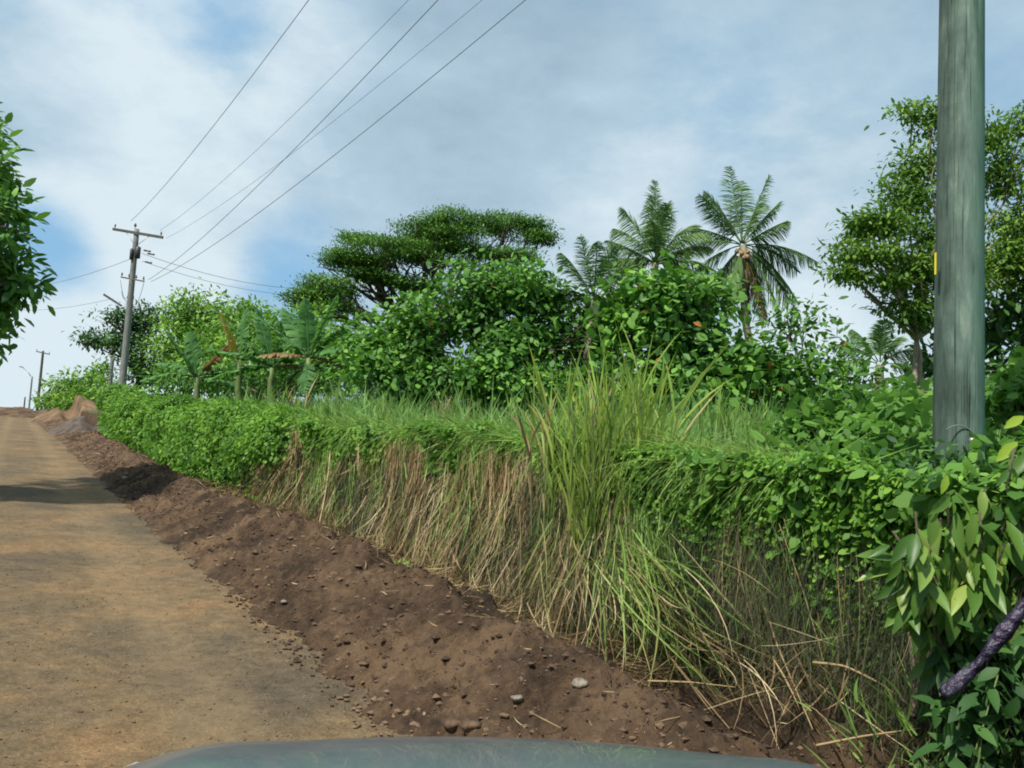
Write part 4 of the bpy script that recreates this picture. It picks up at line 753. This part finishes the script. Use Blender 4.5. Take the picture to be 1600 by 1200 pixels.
# the broad dark leaves under it
def low_plant():
    b = P(1570, 1190, 3.7); s_, t_ = xy2st(b[0], b[1]); base = np.array([b[0], b[1], float(H(s_, t_))])
    root = empty('low_leafy_plant', base, 'dense low leafy plant in the bottom right corner', 'plant'); mb = MB(); sm = MB()
    for i in range(55):
        px = 1500 + 170 * rng.random(); py = 960 + 260 * rng.random(); p = P(px, py + 0, 3.6 + .4 * rng.random()); tube(sm, curve_pts(base + rng.normal(size=3) * [.15, .1, .02], p, 4, .1), .004, 4)
        n = 12; leaves(mb, p + rng.normal(size=(n, 3)) * .05, unit(rng.normal(size=(n, 3)) + [-.2, -.5, -.4]), unit(rng.normal(size=(n, 3)) * .4 + [0, -.6, .8]), .09 + .08 * rng.random(n), .05, .15, .1, 'big')
    part('stem', sm, M['stem'], root); part('foliage', mb, M['dark'], root)
low_plant()
# purple foil strip
def foil():
    a = P(1640, 880, 3.25); b = P(1474, 1085, 3.3); root = empty('foil_garland', b, 'dark purple and silver crumpled foil strip hanging across the glossy shrub', 'garland')
    n = 40; u = np.linspace(0, 1, n)[:, None]; pts = b + (a - b) * u + np.array([0, 0, -.05]) * (4 * u * (1 - u)); mb = MB()
    sd = np.arange(n); tube(mb, pts + rng.normal(size=(n, 3)) * .002, .022 + .006 * np.sin(sd * .35) + .0025 * rng.random(n), 14)
    part('core', mb, M['foil'], root)
foil()

# ------------------------------------------------------------------ tall cane grass clumps
def clump(label, px, pyb, Y, htop, n, spread, lean=(0, 0), mat='tall', wid=.018, name='cane_grass', group='clumps of tall cane grass', droop=.35, dry=.1):
    b = P(px, pyb, Y); root = empty(name, b, label, 'tall grass', group); H_ = (pyb - htop) * Y / F
    m1 = MB(); m2 = MB(); stm = MB(); k = int(n * .5)
    B = b + rng.normal(size=(k, 3)) * [spread * .35, spread * .35, .0]; tops = (.5 + .5 * rng.random(k) ** .8) * H_
    for i in range(k):
        d = unit(np.array([rng.normal() * .10 + lean[0], rng.normal() * .10 + lean[1], 1.0])); L = tops[i]; pts = B[i] + d * (np.linspace(0, 1, 5) * L * .8)[:, None] + np.array([d[0], d[1], -.1]) * ((np.linspace(0, 1, 5) ** 2) * L * .15)[:, None]
        tube(stm, pts, np.linspace(.007, .003, 5) * (Y / 6) ** .5, 4, False); nb = 6
        uu = .15 + .85 * rng.random(nb); pp = np.stack([np.interp(uu * 4, np.arange(5), pts[:, j]) for j in range(3)], -1)
        D = unit(d * 1.0 + rng.normal(size=(nb, 3)) * [.17, .17, .1]); bend = rng.normal(size=(nb, 3)) * [.14, .14, .05] + [0, 0, -droop * rng.random()]
        blades(m1 if rng.random() > dry else m2, pp, D, bend, (.30 + .50 * rng.random(nb)) * min(1.0, H_ * .7), wid * (.6 + .8 * rng.random(nb)), 5, face=np.tile([0, 1., 0.2], (nb, 1)) + rng.normal(size=(nb, 3)) * .6)
    part('stalk', stm, M['stem'], root); part('foliage', m1, M[mat], root)
    if m2.v: part('dry_foliage', m2, M['straw'], root)
clump('tall cane grass clump standing highest in the middle of the bank', 930, 925, 6.42, 490, 125, .24, (.0, 0), wid=.015, mat='cane', dry=.05)
clump('tall cane grass clump leaning right beside the highest one', 985, 890, 6.25, 520, 55, .2, (.10, 0), wid=.015, mat='cane', dry=.05)
clump('tall cane grass clump left of the highest one at the rim', 880, 840, 6.8, 590, 50, .3, (.02, 0), mat='cane')
for i, (px, pyb, Y, ht, lab) in enumerate([(705, 690, 10.5, 600, 'short cane grass tuft in the meadow below the bright bushy tree'), (600, 690, 12.0, 600, 'cane grass tuft in the meadow below the rightmost banana plant'), (520, 690, 13.0, 590, 'cane grass tuft at the left end of the pale meadow'),
        (1120, 700, 8.5, 600, 'cane grass tuft below the breadfruit-like tree'), (1180, 690, 9.0, 625, 'short cane grass tuft below the open shrub'), (810, 690, 10.0, 615, 'cane grass tuft left of the highest clump'), (460, 680, 14.5, 600, 'cane grass tuft above the nearest vine mound')]):
    clump(lab, px, pyb, Y, ht, 22, .35, (0, 0), wid=.02, mat='tall')
# cut grass thrown down from the bank
def fallen(name, label, items, mat, w, n, cat='cut grass', L=(.5, 1.0), group='cut grass lying by the ditch', spread=.05):
    if label.startswith(('green cut cane grass tumbling', 'yellowing cut')): items = [((a[0], a[1], a[2] * .945), (b[0], b[1], b[2] * .955)) for a, b in items]
    a0 = np.array(P(*items[0][0])); root = empty(name, a0, label, cat, group); mb = MB()
    for (a, b) in items:
        A = P(*a); Bp = P(*b); d = Bp - A; ln = np.linalg.norm(d); B = A + rng.normal(size=(n, 3)) * spread
        blades(mb, B, unit(d) + rng.normal(size=(n, 3)) * .24, rng.normal(size=(n, 3)) * .26 + [0, 0, -.12], ln * (.55 + .5 * rng.random(n)), w * (.7 + .6 * rng.random(n)), 6, face=np.tile([0, .6, 1.], (n, 1)) + rng.normal(size=(n, 3)) * .5)
    part('blade', mb, M[mat], root); return root
fallen('cut_grass', 'green cut cane grass tumbling down the bank below the tall clump', [((985, 870, 6.3), (1150, 1010, 5.3)), ((960, 880, 6.3), (1070, 1010, 5.5)), ((1000, 900, 6.1), (1200, 1040, 5.1)), ((970, 880, 6.3), (1010, 1040, 5.5)), ((1040, 930, 5.9), (1180, 1070, 5.1))], 'tall', .012, 15, spread=.13)
fallen('cut_grass', 'yellowing cut stalks mixed below the tall clump', [((990, 860, 6.2), (1110, 960, 5.6)), ((975, 880, 6.2), (1020, 1060, 5.4)), ((1010, 920, 6.0), (1160, 1060, 5.1)), ((900, 870, 6.6), (870, 980, 6.2)), ((1060, 940, 5.8), (1200, 1080, 5.0))], 'yellowgrass', .010, 15, spread=.13)
fallen('cut_grass', 'green cut tuft lying alone on the brown soil', [((632, 878, 8.6), (612, 925, 7.9)), ((636, 880, 8.6), (640, 935, 7.9)), ((625, 885, 8.6), (580, 900, 8.4))], 'tall', .016, 8, spread=.03)
fallen('cut_grass', 'pale dead grass heap at the foot of the bank in the middle', [((700, 900, 8.2), (650, 930, 7.8)), ((760, 900, 7.8), (760, 960, 7.3)), ((830, 930, 7.2), (850, 1000, 6.7)), ((920, 940, 6.7), (940, 1000, 6.2)), ((640, 850, 9.6), (600, 880, 9.2))], 'straw', .009, 40, spread=.12)
fallen('cut_grass', 'dead brown stalks heaped at the foot of the bank on the right', [((1250, 1010, 4.9), (1100, 1060, 4.9)), ((1280, 1030, 4.7), (1200, 1120, 4.5)), ((1300, 1030, 4.7), (1380, 1110, 4.4)), ((1230, 1040, 4.8), (1270, 1130, 4.5)), ((1340, 1080, 4.4), (1300, 1170, 4.2)), ((1180, 1000, 5.2), (1050, 1050, 5.1))], 'litter', .008, 12, spread=.10)
fallen('cut_grass', 'thin straw trailing through the green cut grass', [((960, 900, 6.0), (1060, 1030, 5.2)), ((1010, 930, 5.8), (1180, 1060, 4.9)), ((1080, 960, 5.4), (1230, 1080, 4.7)), ((900, 900, 6.3), (880, 970, 5.9)), ((1150, 1010, 5.1), (1330, 1090, 4.4)), ((1200, 1050, 4.8), (1390, 1120, 4.2))], 'straw', .007, 26, spread=.16)
fallen('cut_grass', 'green and yellow blades in the weeds at the bottom right', [((1400, 1180, 4.0), (1360, 1100, 4.2)), ((1430, 1190, 3.9), (1480, 1110, 4.0)), ((1340, 1170, 4.1), (1300, 1110, 4.3)), ((1500, 1190, 3.8), (1520, 1120, 3.9)), ((1450, 1150, 4.0), (1400, 1060, 4.1))], 'tall', .013, 14, spread=.09)
fallen('cut_grass', 'small green scraps on the road edge of the soil', [((505, 1028, 5.9), (545, 1022, 5.9)), ((520, 960, 7.0), (545, 950, 7.0))], 'tall', .02, 3, spread=.02)
def stick(label, pts, r, mat='drystem', name='dry_stalk'):
    W = np.array([P(*p) for p in pts]); k = len(W); u = np.linspace(0, k - 1, 24)
    q = np.stack([np.interp(u, np.arange(k), W[:, j]) for j in range(3)], -1)
    for _ in range(3): q[1:-1] = (q[:-2] + q[1:-1] * 2 + q[2:]) / 4
    o = np.array(q[0]); mb = MB(); tube(mb, q - o, np.linspace(r, r * .5, 24), 6); tag(link(name, mb.mesh(name, M[mat]), None, tuple(o)), label, 'stalk', 'long dry stalks by the ditch')
stick('long orange stalk arching to the right over the bottom weeds', [(1270, 1035, 4.5), (1320, 1040, 4.4), (1380, 1070, 4.3), (1450, 1125, 4.15)], .008)
stick('straight pale stalk lying flat below the cut grass', [(1012, 1064, 5.05), (1080, 1066, 5.0), (1150, 1074, 4.95)], .007)
stick('thin stalk leaning from the vine into the bottom weeds', [(1140, 820, 5.6), (1180, 930, 5.3), (1240, 1040, 4.9)], .006)
stick('curved stalk standing behind the bottom weeds', [(1195, 950, 5.0), (1215, 1010, 4.85), (1270, 1140, 4.4)], .007)
stick('bent stalk at the very bottom beside the bonnet', [(1275, 1165, 4.15), (1350, 1150, 4.1), (1440, 1138, 4.05)], .007)
stick('slender twig lying on the upper soil', [(255, 775, 18.0), (275, 765, 18.4), (300, 775, 18.0)], .02)
stick('short twig standing in the near soil', [(600, 1030, 5.75), (608, 1000, 5.8), (615, 985, 5.85)], .005)
# grass at the left edge of the road
mb = MB(); n = 16000; s = fs(1.5, 40, n, 1.3); t = road_edge(s) - 2.2 * rng.random(n) ** 1.3 + .05 * rng.normal(size=n)
blades(mb, ground_at(s, t, .02), rng.normal(size=(n, 3)) * .4 + [0, 0, 1], rng.normal(size=(n, 3)) * .3 + [0, 0, -.3], .06 + .22 * rng.random(n), np.maximum(.006, .001 * s), 3)
tag(link('verge_grass', mb.mesh('verge_grass', M['meadow'])), 'short grass on the verge at the left edge of the road', 'grass', None, 'stuff')
#@@POLES
# ------------------------------------------------------------------ utility poles
UPV = np.array([0, 0, 1.0]); RR3 = np.array([RR[0], RR[1], 0.0]); RD3 = np.array([RD[0], RD[1], 0.0])
def pole(name, label, base, topz, r0, r1, mat, group, arms=(), lean=(0, 0), sides=16):
    root = empty(name, base, label, 'utility pole', group); mb = MB(); k = 14
    u = np.linspace(0, 1, k)[:, None]; b = np.array(base, float) - [0, 0, .3]; top = np.array([base[0] + lean[0], base[1] + lean[1], topz])
    tube(mb, b + (top - b) * u, np.linspace(r0, r1, k), sides); part('post', mb, M[mat], root)
    for (z, half, th, ax, off, nins, brace) in arms:
        c = b + (top - b) * ((z - b[2]) / (topz - b[2])) - RD3 * (r1 + th * .8); c[2] = z; ax = unit(ax); am = MB(); side = unit(np.cross(ax, UPV)); c = c + ax * off
        box(am, c, ax * half, side * th * .6, np.cross(side, ax) * th); a = part('crossarm', am, M['darkwood'], root, smooth=False)
        for x in np.linspace(-half * .92, half * .92, nins) if nins else ():
            im = MB(); p = c + ax * x + UPV * th; tube(im, p + UPV * np.array([0, .05, .08, .12, .15, .2, .22])[:, None], np.array([.012, .012, .05, .05, .028, .045, .02]), 8); part('insulator', im, M['insul'], a)
        if brace:
            bm = MB()
            for sg in (-1, 1):
                p0 = c + ax * sg * half * .45 - UPV * th; p1 = b + (top - b) * ((z - .7 - b[2]) / (topz - b[2])); tube(bm, [p0, p1 + (c - ax * off - p1) * [1, 1, 0] * .6], [.016, .016], 5)
            part('brace', bm, M['galv'], root)
    return root
mpb = P(190, 612, 44.5); mpb[2] = Hxy(mpb[0], mpb[1]); topz = P(212, 358, 44.5)[2]
armax = unit(P(262, 374, 44.0) - P(168, 358, 45.0)); AX = armax
mr = pole('utility_pole', 'grey wooden utility pole with two crossarms at the end of the hedge', mpb, topz, .20, .13, 'farpole', 'utility poles along the road',
          arms=[(topz - .25, 1.6, .07, armax, 0.05, 2, True), (P(206, 437, 44.5)[2], .75, .035, armax, 0, 4, False)])
im = MB(); tp = np.array([mpb[0], mpb[1], topz]); tube(im, tp + UPV * np.array([0, .10, .14, .2, .26, .30])[:, None] - armax * .12, np.array([.015, .015, .07, .07, .05, .03]), 8); part('pin_insulator', im, M['insul'], mr)
dm = MB(); q = np.array([mpb[0], mpb[1], P(210, 395, 44.5)[2]]); tube(dm, q - RD3 * .24 + armax * .16 + UPV * np.array([-.32, -.3, .28, .32])[:, None], [.10, .14, .14, .06], 10); tube(dm, q - RD3 * .24 - armax * .22 + UPV * np.array([-.45, -.42, .12, .16])[:, None], [.05, .09, .09, .04], 10); part('cutout_switch', dm, M['blackplastic'], mr)
cm_ = MB()
for (a, b_) in (((188, 437), (205, 470)), ((226, 437), (208, 475)), ((190, 455), (204, 450))):
    A = P(*a, 44.3); Bq = P(*b_, 44.4); u = np.linspace(0, 1, 9)[:, None]; tube(cm_, A + (Bq - A) * u - UPV * .5 * (4 * u * (1 - u)), .014, 4)
part('jumper_cable', cm_, M['wire'], mr)
b2 = P(171, 610, 58); b2[2] = Hxy(b2[0], b2[1]); t2 = P(184, 478, 58)
pr = pole('utility_pole', 'thin pale pole with one slanting crossarm left of the wooden pole', b2, t2[2], .15, .10, 'farpole', 'utility poles along the road')
am = MB(); A = P(162, 460, 57.8); B_ = P(190, 478, 57.8); ax = unit(B_ - A); box(am, (A + B_) / 2, (B_ - A) / 2, unit(np.cross(ax, UPV)) * .05, unit(np.cross(ax, np.cross(ax, UPV))) * .07); part('crossarm', am, M['darkwood'], pr, False)
b3 = P(58, 640, 100); b3[2] = Hxy(b3[0], b3[1]); t3z = P(63, 548, 100)[2]
pole('utility_pole', 'small dark pole with a short crossarm on the road crest', b3, t3z, .17, .13, 'darkwood', 'utility poles along the road', arms=[(t3z - .25, 1.0, .06, armax, 0, 2, False)])
b4 = P(45, 640, 120); b4[2] = Hxy(b4[0], b4[1]); t4 = P(48, 588, 120)
lr = pole('street_lamp', 'street lamp with a bent arm behind the road crest', b4, t4[2], .13, .10, 'farpole', None); lr['category'] = 'street lamp'
am = MB(); tube(am, [t4, t4 + armax * -.5 + UPV * .5, t4 - armax * 1.4 + UPV * .9], [.06, .05, .05], 6); la = part('lamp_arm', am, M['galv'], lr); hm = MB(); box(hm, t4 - armax * 1.8 + UPV * 1.0, armax * .42, RD3 * .14, UPV * .07); part('lamp_head', hm, M['galv'], la, False)
b5 = P(37, 642, 135); b5[2] = Hxy(b5[0], b5[1]); pole('utility_pole', 'tiny pole farthest along behind the crest', b5, P(38, 620, 135)[2], .14, .1, 'darkwood', 'utility poles along the road')
# near pole
nb = P(1497, 700, 5.7); nb[2] = Hxy(nb[0], nb[1]); NB = nb.copy()
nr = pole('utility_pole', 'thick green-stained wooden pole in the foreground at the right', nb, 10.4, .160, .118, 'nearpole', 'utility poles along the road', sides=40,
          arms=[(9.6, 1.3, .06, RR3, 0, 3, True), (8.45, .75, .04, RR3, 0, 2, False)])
for k in range(1):
    tg_ = MB(); c = P(1462, 412, 5.62); box(tg_, c, np.array([.0045, .004, 0]), np.array([-.002, .008, 0]), UPV * .075); part('marker_tag', tg_, M['yellow'], nr, False, label='narrow yellow marker strip')
    bt = MB(); c = P(1521, 688, 5.52); tube(bt, [c, c + [0, .04, 0]], [.018, .018], 10); part('bolt', bt, M['galv'], nr)
    cb = MB(); u = np.linspace(0, 1, 10)[:, None]; A = P(1478, 672, 5.54); B_ = P(1530, 688, 5.54); tube(cb, A + (B_ - A) * u + UPV * .06 * (4 * u * (1 - u)), .004, 4); part('earth_wire', cb, M['wire'], nr)
# ------------------------------------------------------------------ overhead lines
def wire(label, A, B, sag, r=.008, n=60, group='overhead lines between the two large poles'):
    u = np.linspace(0, 1, n)[:, None]; A = np.array(A, float); B = np.array(B, float); q = A + (B - A) * u - UPV * sag * (4 * u * (1 - u))
    mb = MB(); tube(mb, q - A, np.linspace(r[0], r[1], n) if isinstance(r, tuple) else r, 5); tag(link('power_line', mb.mesh('power_line', M['wire']), None, tuple(A)), label, 'power line', group)
def npt(h, off): q = NB + RR3 * off; q[2] = h; return q
W_ = (.006, .012)
wire('leftmost overhead line, running to the top pin of the wooden pole', npt(10.05, -1.2), P(205, 345, 44.5), .6, W_)
wire('second overhead line from the left, ending on the right of the upper crossarm', npt(9.5, 0.0), P(250, 360, 44.2), .6, (.004, .008))
wire('overhead line ending at the left of the lower crossarm, darkest of the five', npt(8.5, -.6), P(232, 437, 44.5), .6, W_)
wire('faint overhead line second from the right, ending at the tip of the upper crossarm', npt(9.5, 1.2), P(260, 372, 44.0), .6, (.004, .007))
wire('rightmost overhead line, ending at the right of the lower crossarm', npt(8.5, .66), P(236, 440, 44.4), .6, W_)
G2 = 'service lines leaving the far wooden pole'
wire('upper service line from the wooden pole to behind the rain tree', P(222, 396, 44.4), P(500, 452, 60), .5, .014, group=G2)
wire('lower service line from the wooden pole to behind the rain tree', P(222, 408, 44.4), P(500, 462, 60), .5, .012, group=G2)
wire('faint service line from the wooden pole to the left edge tree', P(203, 405, 44.6), P(20, 452, 60), .3, .012, group=G2)
wire('faint line from the thin pole leftwards', P(170, 468, 57.8), P(10, 484, 75), .3, .013, group=G2)
im = MB()
for (px, py) in ((230, 392), (236, 397), (232, 410)): c = P(px, py, 44.4); tube(im, [c - armax * .22, c - armax * .2, c + armax * .2, c + armax * .22], [.03, .05, .05, .03], 6)
part('strain_insulator', im, M['insul'], mr)
#@@CAR
# ------------------------------------------------------------------ our own car: its nose shows at the bottom
def car():
    yaw = rad(4.0); fwd = np.array([-math.sin(yaw), math.cos(yaw), 0]); rgt = np.array([math.cos(yaw), math.sin(yaw), 0])
    O = np.array([0.14, 0.0, 0.0])
    root = empty('car', O + [0, 0, .0], 'blue-grey car whose bonnet edge shows along the bottom', 'car')
    def W(x, y, z): return O + rgt * x + fwd * y + UPV * (z + .118 * float(sst(.3, .7, z)))
    mb = MB(); nx, ny = 48, 30; V = []
    def zb(x, y):   # bonnet height
        u = abs(x) / .86; f = (y - .75) / 1.15
        return 1.04 - .10 * f - .13 * f ** 4 - .05 * u ** 2 - .10 * u ** 6 + .02 * math.exp(-((abs(x) - .52) / .09) ** 2) * (1 - f * .5)
    for i in range(nx):
        x = -.86 + 1.72 * i / (nx - 1)
        for j in range(ny):
            u = abs(x) / .86; ye = 1.90 - .20 * u ** 2.4; y = .75 + (ye - .75) * j / (ny - 1); V.append(W(x, y, zb(x, .75 + 1.15 * j / (ny - 1))))
    nV = len(V); V = np.array(V + [v - UPV * .03 for v in V]); f = []
    for i in range(nx - 1):
        for j in range(ny - 1):
            a = i * ny + j; f.append((a, a + ny, a + ny + 1, a + 1)); f.append((a + nV, a + 1 + nV, a + ny + 1 + nV, a + ny + nV))
    for i in range(nx - 1):
        for j in (0, ny - 1):
            a = i * ny + j; f.append((a, a + ny, a + ny + nV, a + nV))
    for j in range(ny - 1):
        for i in (0, nx - 1):
            a = i * ny + j; f.append((a, a + 1, a + 1 + nV, a + nV))
    mb.add(V, None, f); part('bonnet', mb, M['carpaint'], root)
    def loft(name, secs, mat):
        m = MB(); k = len(secs[0]); A = np.array([[W(*p) for p in s_] for s_ in secs]).reshape(-1, 3); ff = [(i * k + j, (i + 1) * k + j, (i + 1) * k + j + 1, i * k + j + 1) for i in range(len(secs) - 1) for j in range(k - 1)]; m.add(A, None, ff); o = part(name, m, M[mat], root); md = o.modifiers.new('thick', 'SOLIDIFY'); md.thickness = .02; return o
    for sg in (-1, 1):
        secs = []
        for j in range(20):
            y = -.2 + 2.0 * j / 19; zt = zb(.86, max(.75, min(1.9, y))) - .012; e = .88 - .14 * sst(1.2, 1.9, y)
            arch = .30 + (.36 * math.sqrt(max(0, 1 - ((y - 1.05) / .38) ** 2)) if abs(y - 1.05) < .38 else 0)
            e = .868 - .02 * sst(1.5, 1.9, y)
            yy = min(y, 1.70 + .0)
            secs.append([(sg * e, yy, zt), (sg * (e + .045), yy, zt - .08), (sg * (e + .06), yy, (zt + arch) / 2), (sg * (e + .05), yy, arch)])
        loft('fender', secs, 'carpaint')
        wm = MB(); c = W(sg * .80, 1.05, .32); tube(wm, [c - rgt * .1, c - rgt * .09, c + rgt * .09, c + rgt * .1], [.27, .31, .31, .27], 28); wh = part('wheel', wm, M['rubber'], root)
        hm = MB(); tube(hm, [c + rgt * sg * .10, c + rgt * sg * .112], [.19, .17], 20); rm = part('rim', hm, M['galv'], wh)
        lm = MB(); c = W(sg * .66, 1.70, .72); tube(lm, [c - fwd * .08, c, c + fwd * .06, c + fwd * .08], [.12, .115, .08, .02], 14); part('headlight', lm, M['glass'], root)
    secs = []
    for i in range(25):
        x = -.88 + 1.76 * i / 24; u = abs(x) / .88; y = 1.95 - .22 * u ** 2.4; secs.append([(x, y - .10, .80), (x, y - .02, .74), (x, y + .03, .60), (x, y + .03, .42), (x, y - .06, .28)])
    loft('front_bumper', secs, 'carpaint')
    gm = MB(); box(gm, W(0, 1.99, .66), rgt * .40, fwd * .008, UPV * .05); part('grille', gm, M['blackplastic'], root, False)
car()
